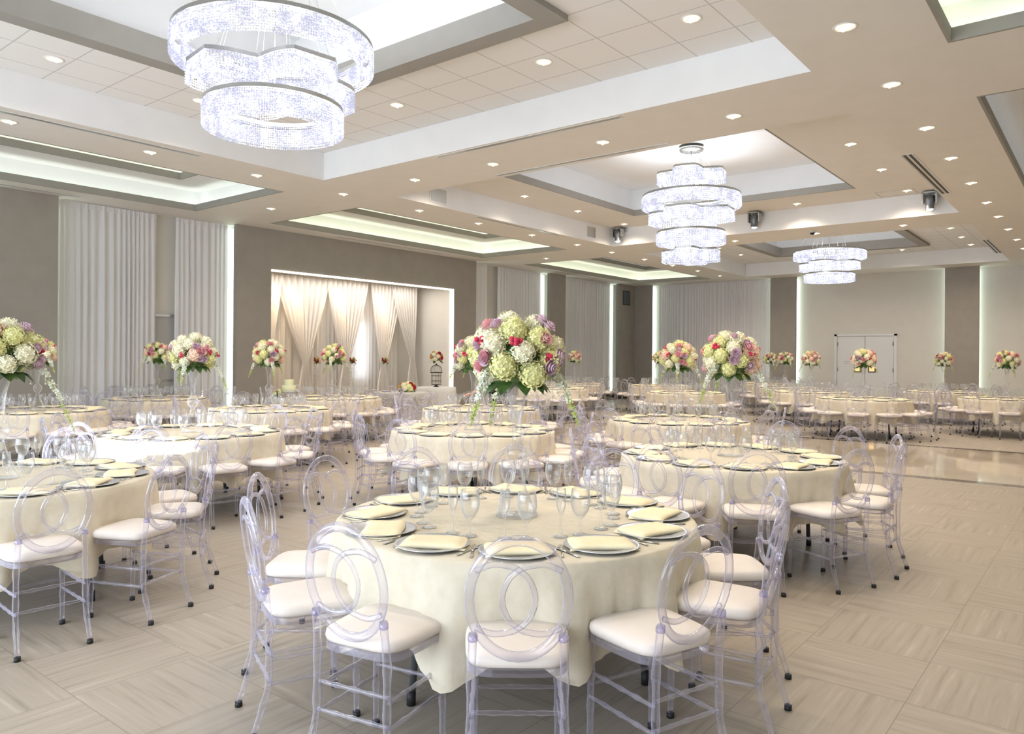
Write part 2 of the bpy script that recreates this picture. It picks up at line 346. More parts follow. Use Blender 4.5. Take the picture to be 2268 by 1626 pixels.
def panel_x(x0, x1, hole=None, edges=(1, 1)):
    b = MB()
    if hole:
        b.box(x0, hole[0], YL, YL + .12, 0, ZC - .002); b.box(hole[1], x1, YL, YL + .12, 0, ZC - .002); b.box(hole[0], hole[1], YL, YL + .12, hole[2], ZC - .002)
    else: b.box(x0, x1, YL, YL + .12, 0, ZC - .002)
    b.build('taupe_panel', 'taupe', wall_l)
    for e, x in ((edges[0], x0 + .10), (edges[1], x1 - .10)):
        if e: b = MB(); b.box(x - .03, x + .03, YW - .10, YW - .05, 0.05, ZC - .05); b.build('light_strip', 'led_w', wall_l)
panel_x(4.60, 5.52); panel_x(9.06, 16.91, hole=ALC); panel_x(20.68, 21.6); panel_x(25.2, XB + .2, edges=(1, 0)); panel_x(-3.1, 3.9, edges=(0, 1))
# white light profile round the alcove mouth
b = MB(); x0, x1, zt = ALC[0], ALC[1], ALC[2]
b.box(x0, x1, YL - .012, YL + .06, zt - .035, zt + .002); b.box(x1 - .05, x1 + .002, YL - .012, YL + .10, 0, zt)
b.build('light_frame', 'led_a', wall_l)
# back wall
b = MB()
def ywall(b, x, y0, y1, z0, z1, mi=0): b.quad((x, y0, z0), (x, y1, z0), (x, y1, z1), (x, y0, z1), mi)
ywall(b, XW, YR, 17.0, 0, ZC); wall_b = tag(b.build('wall_back', 'wall'), kind='structure')
def panel_y(y0, y1, edges=(1, 1)):
    b = MB(); b.box(XB, XB + .12, y0, y1, 0, ZC - .002); b.build('taupe_panel', 'taupe', wall_b)
    for e, y in ((edges[0], y0 + .10), (edges[1], y1 - .10)):
        if e: b = MB(); b.box(XW - .10, XW - .05, y - .03, y + .03, 0.05, ZC - .05); b.build('light_strip', 'led_w', wall_b)
panel_y(14.17, YL + .2, (1, 0)); panel_y(8.62, 9.50); panel_y(3.21, 4.11)
b = MB(); ywall(b, XN, YR, 0.0, 0, ZC); ywall(b, XN, 12.0, 17.0, 0, ZC); ywall(b, XN, 0.0, 12.0, 0, 0.4); ywall(b, XN, 0.0, 12.0, 3.6, ZC)
wall_n = tag(b.build('wall_near', 'wall'), kind='structure')
b = MB(); xwall(b, XN, XW, YR, 0, ZC); wall_r = tag(b.build('wall_right', 'wall'), kind='structure')
# daylight windows in the wall behind the camera
for k in range(4):
    y0 = 3.0 * k
    b = MB()
    for yy in (y0, y0 + 1.47, y0 + 2.94): b.box(XN - .04, XN + .04, yy, yy + .06, 0.4, 3.6)
    b.box(XN - .04, XN + .04, y0, y0 + 3, 0.4, 0.47); b.box(XN - .04, XN + .04, y0, y0 + 3, 3.53, 3.6)
    wn = tag(b.build('window_%d' % (k + 1), 'white'), kind='structure')
    b = MB(); b.quad((XN, y0 + .06, .47), (XN, y0 + 2.94, .47), (XN, y0 + 2.94, 3.53), (XN, y0 + .06, 3.53)); b.build('pane', 'glass', wn)
day = lamp('daylight', 'AREA', E_DAY, (0.80, 0.90, 1.0), (XN - .3, 6.0, 2.0), shape='RECTANGLE', size=3.0, size_y=12.0)
day.rotation_euler = (0, -PI / 2, 0)
beam = lamp('low_sun_beam', 'SPOT', E_BEAM, (0.93, 0.96, 1.0), (XN - 1.2, 4.6, 1.35), spot_size=R(7.5), spot_blend=0.15, shadow_soft_size=0.05)
aim(beam, (4.0, 7.45, 0.62))
# window behind the alcove sheers
b = MB(); ring = 0.05
b.box(wx0, wx0 + ring, ay - .03, ay + .05, wz0, wz1); b.box(wx1 - ring, wx1, ay - .03, ay + .05, wz0, wz1); b.box(wx0, wx1, ay - .03, ay + .05, wz0, wz0 + ring); b.box(wx0, wx1, ay - .03, ay + .05, wz1 - ring, wz1)
wn = tag(b.build('window_5', 'white'), kind='structure')
b = MB(); xwall(b, wx0 + ring, wx1 - ring, ay + .02, wz0 + ring, wz1 - ring); b.build('pane', 'glass', wn)
lamp('daylight_alcove', 'AREA', 4, (0.72, 0.85, 1.0), ((wx0 + wx1) / 2, ay + .25, 1.7), shape='RECTANGLE', size=.6, size_y=1.6).rotation_euler = (-PI / 2, 0, 0)
# double door in the back wall
dx = XW - .001
b = MB(); b.box(dx - .07, dx, 5.52, 5.60, 0, 2.42); b.box(dx - .07, dx, 7.36, 7.44, 0, 2.42); b.box(dx - .07, dx, 5.52, 7.44, 2.36, 2.42)
door = tag(b.build('door_1', 'white'), kind='structure')
for y0, y1, wy in ((5.61, 6.47, 6.34), (6.49, 7.35, 6.62)):
    b = MB(); b.box(dx - .045, dx - .005, y0, y1, 0.01, 2.35); lf = b.build('door_leaf', 'white', door)
    s = 1 if wy > 6.48 else -1; a_, c_ = sorted((wy, wy + s * .16))
    b = MB(); b.box(dx - .055, dx - .046, a_ - .035, c_ + .035, 1.155, 1.785); b.build('window_frame', 'metal_dark', lf)
    b = MB(); b.box(dx - .058, dx - .0555, a_, c_, 1.19, 1.75); b.build('vision_pane', emis('lit_corridor_glow', (1.0, 0.62, 0.26), 0.75), lf)
    for hz in (.3, 1.25, 2.1): b = MB(); hy = y0 + .02 if y0 < 6 else y1 - .02; b.tube([(dx - .06, hy, hz - .06), (dx - .06, hy, hz + .06)], .013, 6); b.build('hinge', 'chrome', lf)
b = MB(); b.box(dx - .049, dx - .0455, 6.95, 7.13, 1.50, 1.515); b.box(dx - .049, dx - .0455, 6.95, 7.13, 1.44, 1.452); b.build('door_sign', 'chrome', door)
# black low base in the far corner
b = MB(); b.box(23.7, XB, YL - .06, YL - .001, 0, .21); b.box(XB - .06, XB - .001, 14.1, YL - .06, 0, .21)
tag(b.build('baseboard_left', 'black'), kind='structure')

# ---------------------------------------------------------------- curtains
def curtain(p0, p1, z0, z1, pleat=0.15, amp=0.045, seed=0, m='sheer', name='curtain', label=None, group=None, yfun=None):
    rnd = random.Random(seed); a = Vector(p0); c = Vector(p1); L = (c - a).length; t = (c - a) / L; n = Vector((-t.y, t.x))
    k = max(8, int(L / pleat * 8)); bm = MB(); cols = []
    ph = 0
    for i in range(k + 1):
        u = i / k; ph += TAU / 8 * (1 + .35 * sin(i * .07 + seed) + rnd.uniform(-.3, .3)); cols.append((u, ph, .45 + .55 * abs(sin(i * .11 + seed)) + rnd.uniform(0, .3)))
    nz = 7; vs = []
    for j in range(nz + 1):
        w_ = j / nz; z = z1 + (z0 - z1) * w_; g = .45 + .55 * min(1, w_ * 3)
        for u, ph, am in cols:
            q = a + t * (u * L) + n * (sin(ph) * amp * am * g + sin(ph * .31 + w_ * 2) * amp * .5 * w_)
            vs.append((q.x, q.y, z))
    m_ = k + 1
    fs = [(j * m_ + i, j * m_ + i + 1, (j + 1) * m_ + i + 1, (j + 1) * m_ + i) for j in range(nz) for i in range(k)]
    bm.add(vs, fs, 0, True)
    # heading tape
    bm.add([(a.x, a.y, z1), (c.x, c.y, z1), (c.x, c.y, z1 - .1), (a.x, a.y, z1 - .1)], [(0, 1, 2, 3)])
    o = bm.build(name, m); tag(o, label, 'curtain', group); return o
yc = YL + .26
curtain((5.56, yc), (7.43, yc), 0.02, ZC - .01, .115, .032, 1, label='wide white sheer curtain over the red alarm box beside the leftmost taupe panel')
curtain((7.84, yc), (8.98, yc), 0.02, ZC - .01, .115, .032, 2, label='narrow white sheer curtain against the glowing left edge of the alcove panel')
curtain((17.0, yc), (17.70, yc), 0.02, ZC - .01, .12, .030, 3, label='narrow white sheer curtain directly right of the alcove panel')
curtain((18.22, yc), (20.45, yc), 0.02, ZC - .01, .12, .030, 4, label='white sheer curtain left of the slim taupe panel on the alcove wall')
curtain((21.7, yc), (24.95, yc), 0.02, ZC - .01, .12, .030, 5, label='long white sheer curtain left of the dark far corner')
xc = XB + .22
curtain((xc, 13.95), (xc, 9.6), 0.02, ZC - .01, .12, .030, 6, label='wide white sheer curtain on the back wall right of the dark corner')
# fire alarm box and cabinet frame seen through the sheers
b = MB(); b.box(5.90, 6.04, YW - .06, YW - .001, .93, 1.20); fb = b.build('alarm_box', mat('alarm_red', (0.62, 0.10, 0.07), .4)); tag(fb, 'small red alarm box on the wall behind the wide sheer curtain', 'alarm')
b = MB(); b.box(5.945, 5.995, YW - .07, YW - .061, .97, 1.10); b.build('pull_handle', 'white', fb)
b = MB(); b.box(5.72, 5.80, YW - .05, YW - .001, .2, 1.15); tag(b.build('wall_conduit', 'chrome'), 'grey vertical duct left of the red alarm box behind the curtain', 'duct')
b = MB(); b.box(6.66, 6.74, YW - .03, YW - .001, 1.93, 2.05); tag(b.build('thermostat', 'chrome'), 'small grey thermostat on the wall seen through the wide curtain', 'thermostat')
b = MB(); b.box(7.42, 7.47, YW - .05, YW, 0, 2.4); b.box(8.0, 8.05, YW - .05, YW, 0, 2.4); b.box(7.42, 8.05, YW - .05, YW, 2.35, 2.4); b.box(7.47, 8.0, YW - .03, YW - .01, 1.02, 1.07)
dr = tag(b.build('door_2', 'chrome'), kind='structure')
b = MB(); b.box(7.47, 8.0, YW - .02, YW - .004, 0, 2.35); b.build('door_leaf', mat('grey_door_leaf', (.46, .45, .43), .5), dr)

# ---------------------------------------------------------------- ceiling fittings
proto_dl = None; n_dl = 0
def downlight(x, y, z, label, group):
    global proto_dl, n_dl
    if proto_dl is None:
        b = MB(); b.lathe([(.078, 0), (.088, -.007), (.098, -.006), (.102, 0)], 20); r = b.build('downlight', 'white')
        b = MB(); b.lathe([(.0, -.001), (.078, -.001)], 16); b.build('reflector', 'refl_w', r)
        b = MB()
        for q in (-.045, 0, .045): b.ball((q * .8, q * .6, -.006), .017, 8, 5)
        b.build('bulb', 'bulb_w', r)
        lamp('lamp_light', 'SPOT', E_DOWN, (1.0, 0.85, 0.68), (0, 0, -.03), r, spot_size=R(140), spot_blend=0.9, shadow_soft_size=0.06)
        proto_dl = r
    else: r = copy_tree(proto_dl)
    r.location = (x, y, z - .001); tag(r, label, 'downlight', group)
ux = [2.85, 4.32, 5.75, 7.2, 8.77, 10.25, 11.85, 13.45, 14.87, 16.4, 17.9, 19.4, 20.9]
ordn = 'first second third fourth fifth sixth seventh eighth ninth tenth eleventh twelfth thirteenth fourteenth'.split()
for i, x in enumerate(ux):
    downlight(x * K, 8.99 * K, ZC, 'recessed three-bulb downlight, %s along the ceiling strip by the left coves' % ordn[i], 'downlights between trays and left coves')
    downlight(x * K, 1.54 * K, ZC, 'recessed three-bulb downlight, %s along the ceiling strip by the right coves' % ordn[i], 'downlights between trays and right coves')
for j, y in enumerate((2.97, 4.48, 6.08, 7.47, 10.84)):
    downlight(7.2 * K, y * K, ZC, 'recessed downlight, %s from the right on the bridge before the second tray' % ordn[j], 'downlights on the near ceiling bridge')
    downlight(14.87 * K, y * K, ZC, 'recessed downlight, %s from the right on the bridge before the third tray' % ordn[j], 'downlights on the far ceiling bridge')
for i, x in enumerate((8.45, 10.3, 11.95, 13.68)):
    downlight(x * K, 7.98 * K, ZP, 'recessed downlight inside the middle tray, %s along its left side' % ordn[i], 'downlights in the middle tray')
    downlight(x * K, 2.68 * K, ZP, 'recessed downlight inside the middle tray, %s along its right side' % ordn[i], 'downlights in the middle tray')
downlight(13.7 * K, 4.46 * K, ZP, 'recessed downlight inside the middle tray at the right of its far side', 'downlights in the middle tray')
downlight(13.7 * K, 6.2 * K, ZP, 'recessed downlight inside the middle tray at the middle of its far side', 'downlights in the middle tray')
for t, x0, nm in ((0, 0.0, 'nearest'), (2, 15.25, 'farthest')):
    pts = [(2.85, 7.83), (4.3, 7.83), (5.71, 6.22), (5.71, 4.21), (5.71, 2.72), (4.3, 2.72), (2.85, 2.72)]
    for i, (x, y) in enumerate(pts):
        downlight((x + x0) * K, y * K, ZP, 'recessed downlight in the tiled panel of the %s tray, %s from its left side' % (nm, ordn[i]), 'downlights in the %s tiled tray' % nm)
def vent(x0, x1, y0, y1, z, label, dark=False):
    b = MB(); t = .012; ring_box(b, (x0, x1, y0, y1), .018, z - .006, z - .0005); r = b.build('slot_diffuser', 'white'); tag(r, label, 'air vent', 'slot air diffusers in the ceiling')
    b = MB(); lx = x1 - x0 > y1 - y0; n = 2
    if dark:
        for q in range(n):
            f0, f1 = q / n + .12, (q + 1) / n - .12
            if lx: b.box(x0, x1, y0 + (y1 - y0) * f0, y0 + (y1 - y0) * f1, z - .004, z - .001)
            else: b.box(x0 + (x1 - x0) * f0, x0 + (x1 - x0) * f1, y0, y1, z - .004, z - .001)
        b.build('slot', 'black', r)
    else:
        b.box(x0, x1, y0, y1, z - .004, z - .001); b.build('slot', 'chrome', r)
vent(11.53, 14.6, 2.20, 2.34, ZC, 'black double-slot air vent in the ceiling by the right downlight row, nearer one', True)
vent(20.76, 23.5, 2.34, 2.48, ZC, 'black double-slot air vent in the ceiling near the back wall', True)
vent(7.69, 7.76, 4.57, 7.55, ZC, 'long slot vent along the far edge of the nearest tray')
vent(9.13 - .09, 9.13 - .03, 4.64, 7.56, ZC, 'long slot vent along the near edge of the middle tray')
vent(0.6, 5.62, 10.2, 10.27, ZC, 'long slot vent between the nearest tray and its left cove')
vent(11.5, 14.4, 10.11, 10.18, ZC, 'long slot vent between the middle tray and its left cove')
vent(2.5, 5.8, 14.62, 14.68, ZC, 'thin slot vent against the left wall above the leftmost taupe panel')
vent(11.5, 15.1, 14.50, 14.56, ZC, 'thin slot vent against the left wall above the alcove')
vent(20.0, 23.0, 14.50, 14.56, ZC, 'thin slot vent above the long curtain near the dark corner')
b = MB(); ring_box(b, (16.0, 16.5, 3.05, 3.7), .012, ZP - .005, ZP - .0005); tag(b.build('access_hatch', 'chrome'), 'flush square access hatch in the far right of the middle tray', 'hatch')
def speaker(loc, size, label, axis='y', m='chrome'):
    b = MB(); w_, h_ = size[0] / 2, size[1] / 2; x, y, z = loc
    if axis == 'y': b.box(x - w_, x + w_, y - .012, y, z - h_, z + h_)
    else: b.box(x - .03, x, y - w_, y + w_, z - h_, z + h_)
    r = b.build('wall_speaker', 'tray' if m == 'chrome' else 'black'); tag(r, label, 'speaker')
    b = MB(); w_ -= .025; h_ -= .025
    if axis == 'y': b.box(x - w_, x + w_, y - .016, y - .0125, z - h_, z + h_)
    else: b.box(x - .034, x - .0305, y - w_, y + w_, z - h_, z + h_)
    b.build('grille', m, r)
TY = TRAYS[1][3] - .001
speaker((10.28, TY, 4.62), (.46, .30), 'flush grey speaker grille at the left of the middle tray')
speaker((15.6, TY, 4.64), (.42, .30), 'flush grey speaker grille beside the leftmost swivel spotlight')
speaker((25.75, YL - .001, 3.9), (.55, .55), 'dark square speaker high in the dark far corner', 'y', 'steel')
TX = TRAYS[1][1] - .001
def head(y, label):
    r = empty('swivel_spotlight', (TX, y, 4.70)); tag(r, label, 'spotlight', 'swivel spotlights on the far side of the middle tray')
    b = MB(); b.box(-.10, 0, -.13, .13, .05, .20); b.box(-.22, -.10, -.03, .03, .10, .15); b.build('mount_base', 'chrome', r)
    b = MB(); b.box(-.30, -.16, -.13, -.105, -.10, .12); b.box(-.30, -.16, .105, .13, -.10, .12); b.box(-.30, -.16, -.13, .13, .10, .125); b.build('yoke', 'chrome', r)
    b = MB(); b.lathe([(.05, .07), (.09, .05), (.095, -.06), (.08, -.10), (.075, -.20), (.085, -.21)], 16, (-.23, 0, 0), capb=False, capt=False); h_ = b.build('lamp_head', 'steel', r)
    b = MB(); b.ball((-.23, 0, -.20), .065, 12, 7, sc=(1, 1, .6)); b.build('lens', emis('spot_lens', (1, .97, .9), 2.5), h_)
head(9.75, 'grey swivel spotlight nearest the left end of the middle tray')
head(6.27, 'grey swivel spotlight right of the middle chandelier')
head(2.82, 'grey swivel spotlight at the right end of the middle tray')
b = MB(); b.lathe([(.06, 0), (.06, -.04)], 16, (17.2, 5.26, ZC)); r = b.build('security_camera', 'white'); tag(r, 'small black dome security camera on the ceiling left of the farthest tray', 'security camera')
b = MB(); b.ball((17.2, 5.26, ZC - .04), .052, 12, 8, sc=(1, 1, .9)); b.build('dome', 'black', r)
# ---------------------------------------------------------------- chandeliers
def closed_shape(kind, r, n):
    P = []
    for i in range(n):
        a = TAU * i / n
        if kind == 'ring': P.append((r * cos(a), r * sin(a)))
        else:   # square with curved-in sides and clipped corners
            dq = (a + PI / 4) % (PI / 2) - PI / 4; c = .60 + .46 * abs(cos(2 * a)) ** 1.5
            c = min(c, .93 / cos(dq)); P.append((r * c * cos(a), r * c * sin(a)))
    return P
def bead(b, x, y, z, h_, s, tw):
    o = len(b.v)
    b.v += [(x, y, z + h_ / 2)] + [(x + s * cos(tw + k * PI / 2), y + s * sin(tw + k * PI / 2), z) for k in range(4)] + [(x, y, z - h_ / 2)]
    for k in range(4):
        k2 = (k + 1) % 4
        b.f += [(o, o + 1 + k, o + 1 + k2), (o + 5, o + 1 + k2, o + 1 + k)]; b.m += [0, 0]; b.sm += [False, False]
def band(parent, kind, r, z, hgt, dens, rot=0.0, wid=0.10, rows=8):
    """one tier: metal channel on top, inner and outer curtains of crystal beads, lamps inside"""
    n = 72; t = empty('crystal_tier', (0, 0, z), rot); t.parent = parent
    def loop(rr): return [Vector((x, y, 0)) for x, y in closed_shape(kind, rr, n)]
    mid = loop(r - wid / 2)
    b = MB(); lo, li = loop(r), loop(r - wid)
    vs = []; fs = []
    for i in range(n):
        for p, zz in ((lo[i], hgt / 2 + .035), (li[i], hgt / 2 + .035), (li[i], hgt / 2), (lo[i], hgt / 2)): vs.append((p.x, p.y, zz))
    for i in range(n):
        a = i * 4; c = ((i + 1) % n) * 4
        for k in range(4): fs.append((a + k, c + k, c + (k + 1) % 4, a + (k + 1) % 4))
    b.add(vs, fs); b.build('metal_channel', 'chrome', t)
    b = MB(); rnd = random.Random(int(r * 100))
    for base in (r, r - wid):
        L = TAU * base * (1 if kind == 'ring' else .95); cnt = int(L / dens)
        P = closed_shape(kind, base, cnt)
        for i, (x, y) in enumerate(P):
            for q in range(rows):
                bead(b, x, y, hgt / 2 - hgt * (q + .5) / rows - rnd.uniform(0, .006), hgt / rows * 1.02, dens * .58, rnd.uniform(0, 1.5))
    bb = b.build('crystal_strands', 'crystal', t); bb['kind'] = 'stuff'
    b = MB(); m_ = max(8, int(TAU * r / .34))
    for x, y in closed_shape(kind, r - wid / 2, m_): b.ball((x, y, hgt * .12), .036, 8, 6)
    b.build('led_lamps', 'led_p', t)
    return t
def chandelier(x, y, tiers, ztop, label, dens, rows):
    r = empty('chandelier', (x, y, 0)); tag(r, label, 'chandelier', 'crystal tier chandeliers in the trays')
    b = MB(); b.lathe([(.02, 0), (.22, 0), (.225, -.03), (.21, -.06), (.02, -.065)], 28, (0, 0, ztop)); b.build('ceiling_canopy', 'chrome', r)
    b = MB()
    zt = max(t[2] for t in tiers); 
    for k in range(12):
        a = TAU * k / 12 + .2; i = k % len(tiers); kd, rr, z, hg, ro = tiers[i]
        b.tube([(.15 * cos(a), .15 * sin(a), ztop - .06), ((rr - .06) * cos(a) * .8 if kd != 'ring' else (rr - .05) * cos(a), (rr - .06) * sin(a) * .8 if kd != 'ring' else (rr - .05) * sin(a), z + hg / 2)], .0022, 4)
    b.tube([(0, 0, ztop - .06), (0, 0, tiers[-1][2] + .15)], .006, 6)
    b.build('suspension_cables', 'chrome', r)
    for kd, rr, z, hg, ro in tiers: band(r, kd, rr, z, hg, dens, ro, rows=rows)
    for kd, rr, z, hg, ro in tiers[::2]: lamp('lamp_light', 'POINT', E_CHAND, (0.90, 0.94, 1.0), (0, 0, z), r, shadow_soft_size=.35)
    return r
YC = 6.1
t3 = [('ring', .885, 4.32, .20, 0), ('star', .78, 4.03, .20, -.12), ('ring', .615, 3.73, .20, 0)]
chandelier(4.04, 6.04, t3, 5.68, 'huge crystal chandelier of three glowing tiers nearest the camera', .021, 9)
chandelier(12.94, 6.14, [('star', .64, 4.90, .21, .25), ('ring', .885, 4.45, .21, 0), ('star', .80, 4.17, .21, .1), ('ring', .615, 3.78, .21, 0), ('star', .54, 3.45, .21, .2)], 5.46,
           'five-tier glowing crystal chandelier in the middle tray', .034, 6)
chandelier(20.9, 5.95, t3, 5.68, 'small-looking three-tier crystal chandelier before the double doors', .05, 5)
# ---------------------------------------------------------------- banquet chairs
def chair_meshes():
    q = {}
    # backrest: upright oval ring with two interlaced arcs, leaning back
    zc, rx, rz = .745, .172, .212
    def bp(x, z): return (x, -.203 - (z - .50) * .16, z)
    b = MB(); P = [bp(rx * cos(TAU * i / 44), zc + rz * sin(TAU * i / 44)) for i in range(44)]
    b.tube(P, .0185, 8, closed=True, flat=(1.0, .72), up=(0, -1, .16)) 
    for s in (-1, 1):
        cp = [(.150, .103), (.092, .126), (.036, .121), (0, .106), (-.038, .068), (-.058, 0), (-.038, -.068), (0, -.106), (.036, -.121), (.092, -.126), (.150, -.103)]
        arc = []
        for i in range(len(cp) - 1):
            p0, p1, p2, p3 = cp[max(0, i - 1)], cp[i], cp[i + 1], cp[min(len(cp) - 1, i + 2)]
            for qq in range(4):
                t = qq / 4; f_ = [.5 * (2 * p1[e] + (p2[e] - p0[e]) * t + (2 * p0[e] - 5 * p1[e] + 4 * p2[e] - p3[e]) * t * t + (3 * p1[e] - p0[e] - 3 * p2[e] + p3[e]) * t ** 3) for e in (0, 1)]; arc.append(bp(s * f_[0], zc + f_[1]))
        arc.append(bp(s * cp[-1][0], zc + cp[-1][1]))
        b.tube(arc, .0095, 6, flat=(1.15, .8), up=(0, -1, .16))
    for s in (-1, 1): b.tube([(s * .158, -.219, .594), (s * .1585, -.221, .612)], .0178, 8, mi=1)  # collars added only to carry the painted refraction tint
    q['backrest'] = b
    # seat frame
    b = MB(); pr = []
    n = 40
    def outline(t, g=0.0):
        a = TAU * t; c, s = cos(a), sin(a); e = .42
        x = (abs(c) ** e) * (1 if c > 0 else -1); y = (abs(s) ** e) * (1 if s > 0 else -1)
        wy = .19 + g; wx = (.192 + .012 * y) + g
        return x * wx, y * wy
    P = [(*outline(i / n), 0) for i in range(n)]
    vs = []; fs = []
    for (x, y, _) in P:
        vs += [(x, y, .452), (x, y, .479), (x * .82, y * .82, .479), (x * .82, y * .82, .452)]
    for i in range(n):
        a, c = i * 4, ((i + 1) % n) * 4
        for k in range(4): fs.append((a + k, c + k, c + (k + 1) % 4, a + (k + 1) % 4))
    b.add(vs, fs); q['seat_frame'] = b
    b = MB(); prof = [(.93, .480), (1.0, .486), (1.02, .500), (1.0, .519), (.90, .530), (.6, .537), (.25, .540), (.0, .541)]
    vs = []; fs = []
    for sc, z in prof:
        for i in range(n): x, y = outline(i / n); vs.append((x * sc, y * sc, z))
    for j in range(len(prof) - 1):
        for i in range(n): fs.append((j * n + i, j * n + (i + 1) % n, (j + 1) * n + (i + 1) % n, (j + 1) * n + i))
    b.add(vs, fs, 0, True); q['seat_cushion'] = b
    def leg(pts, r0, r1, nodes_):
        b = MB(); P = [Vector(p) for p in pts]; path = []; rr = []
        tot = 14
        for i in range(tot + 1):
            u = i / tot; seg = u * (len(P) - 1); k = min(int(seg), len(P) - 2); p = P[k].lerp(P[k + 1], seg - k)
            path.append(p); r = r0 + (r1 - r0) * u
            for nd in nodes_:
                if abs(u - nd) < .5 / tot: r *= 1.28
            rr.append(r)
        b.tube(path, rr, 8); return b
    q['front'] = leg([(.165, .165, .457), (.168, .170, .02)], .0155, .0125, (.07, .36, .64))
    q['rear'] = leg([(.158, -.223, .62), (.164, -.205, .46), (.166, -.207, .20), (.172, -.266, .02)], .0155, .0125, (.36, .57, .79))
    def foot(x, y): b = MB(); b.lathe([(.0165, 0), (.0165, .022)], 10, (x, y, 0), capb=True, capt=True); return b
    q['ff'] = foot(.168, .170); q['rf'] = foot(.172, -.268)
    def bar(a, c):
        b = MB(); A, D = Vector(a), Vector(c); pth = [A.lerp(D, i / 12) for i in range(13)]
        b.tube(pth, [.0075 * (1.45 if i in (3, 6, 9) else 1) for i in range(13)], 6); return b
    q['side_hi'] = bar((.166, .168, .315), (.165, -.197, .315)); q['side_lo'] = bar((.167, .169, .215), (.166, -.199, .215))
    q['front_bar'] = bar((-.166, .168, .265), (.166, .168, .265)); q['rear_bar'] = bar((-.166, -.199, .225), (.166, -.199, .225)); q['rear_bar2'] = bar((-.164, -.193, .33), (.164, -.193, .33))
    return q
def mirror(b):
    m = MB(); m.v = [(-x, y, z) for x, y, z in b.v]; m.f = [tuple(reversed(f)) for f in b.f]; m.m = list(b.m); m.sm = list(b.sm); return m
def merge(*bs):
    o = MB()
    for b, mi in bs: o.add(b.v, b.f, mi); o.sm[-len(b.sm):] = b.sm
    return o
Q = chair_meshes()
def build_chair(level):
    if level == 2:     # far away: one mesh
        parts = [(Q['backrest'], 0), (Q['seat_frame'], 0), (Q['seat_cushion'], 1)]
        for k in ('front', 'rear', 'side_hi', 'side_lo'): parts += [(Q[k], 0), (mirror(Q[k]), 0)]
        for k in ('front_bar', 'rear_bar', 'rear_bar2'): parts.append((Q[k], 0))
        for k in ('ff', 'rf'): parts += [(Q[k], 2), (mirror(Q[k]), 2)]
        return merge(*parts).build('banquet_chair', ['acrylicf', 'cushion', 'rubber'])
    r = empty('banquet_chair')
    ac = 'acrylic'
    Q['backrest'].build('backrest', [ac, 'purple'], r); Q['seat_cushion'].build('seat_cushion', 'cushion', r)
    if level == 0:
        Q['seat_frame'].build('seat_frame', ac, r)
        for k, fk in (('front', 'ff'), ('rear', 'rf')):
            for mm in (0, 1):
                l = (mirror(Q[k]) if mm else Q[k]).build('leg', ac, r); (mirror(Q[fk]) if mm else Q[fk]).build('foot_cap', 'rubber', l)
        for k in ('side_hi', 'side_lo'):
            Q[k].build('stretcher', ac, r); mirror(Q[k]).build('stretcher', ac, r)
        for k in ('front_bar', 'rear_bar', 'rear_bar2'): Q[k].build('stretcher', ac, r)
    else:
        bb = [(Q['seat_frame'], 0)]
        for k in ('side_hi', 'side_lo'): bb += [(Q[k], 0), (mirror(Q[k]), 0)]
        for k in ('front_bar', 'rear_bar', 'rear_bar2'): bb.append((Q[k], 0))
        merge(*bb).build('seat_frame', ac, r)
        for k, fk in (('front', 'ff'), ('rear', 'rf')):
            for mm in (0, 1):
                a, f_ = (mirror(Q[k]), mirror(Q[fk])) if mm else (Q[k], Q[fk])
                merge((a, 0), (f_, 1)).build('leg', [ac, 'rubber'], r)
    return r
CH = {}
def chair(level, x, y, rz, label, group):
    if level not in CH: CH[level] = r = build_chair(level)
    else: r = copy_tree(CH[level])
    r.location = (x, y, 0); r.rotation_euler = (0, 0, rz); tag(r, label, 'chair', group); return r

# ---------------------------------------------------------------- tables
TR = .915
def cloth_mesh(seed, top=.76, r=TR, hem=.275, folds=12, amp=.12):
    rnd = random.Random(seed); n = 176; b = MB()
    fr = []; a = 0
    ph = sorted(rnd.uniform(0, TAU) for _ in range(folds)); 
    ph = [TAU * i / folds + rnd.uniform(-.07, .07) for i in range(folds)]; aw = [rnd.uniform(.6, 1.35) for _ in range(folds)]; wd = [rnd.uniform(.085, .13) for _ in range(folds)]
    def bump(t):
        s = 0
        for p, w_, d_ in zip(ph, aw, wd):
            q = (t - p + PI) % TAU - PI; s += w_ * math.exp(-(q / d_) ** 2)
        return s
    bs = [bump(TAU * i / n) for i in range(n)]
    rows = [(0.0, top), (.5, top), (.93, top), (.985, top - .001), (1.0, top - .008)]
    vs = []; fs = []
    for k, z in rows:
        for i in range(n): t = TAU * i / n; vs.append((r * k * cos(t), r * k * sin(t), z))
    nz = 9
    for j in range(1, nz + 1):
        u = j / nz; 
        for i in range(n):
            t = TAU * i / n; f_ = (bs[i] - .42) * amp * u ** .9; rr = r + .004 + max(f_, -.075 * u) + .01 * u + .012 * sin(t * 47 + seed + 3 * u) * u + .007 * sin(t * 83 + 2 * seed) * u
            z = (top - .008) + ((hem + .09 * (1 - min(bs[i], 1.1))) - top + .008) * u; vs.append((rr * cos(t + .05 * u * sin(3 * t + seed)), rr * sin(t + .05 * u * sin(3 * t + seed)), z))
    m = len(rows) + nz
    for j in range(m - 1):
        for i in range(n): fs.append((j * n + i, j * n + (i + 1) % n, (j + 1) * n + (i + 1) % n, (j + 1) * n + i))
    b.add(vs, fs, 0, True); return b.mesh('tablecloth', 'cloth')
CLOTHS = [cloth_mesh(s) for s in (3, 8, 15)]
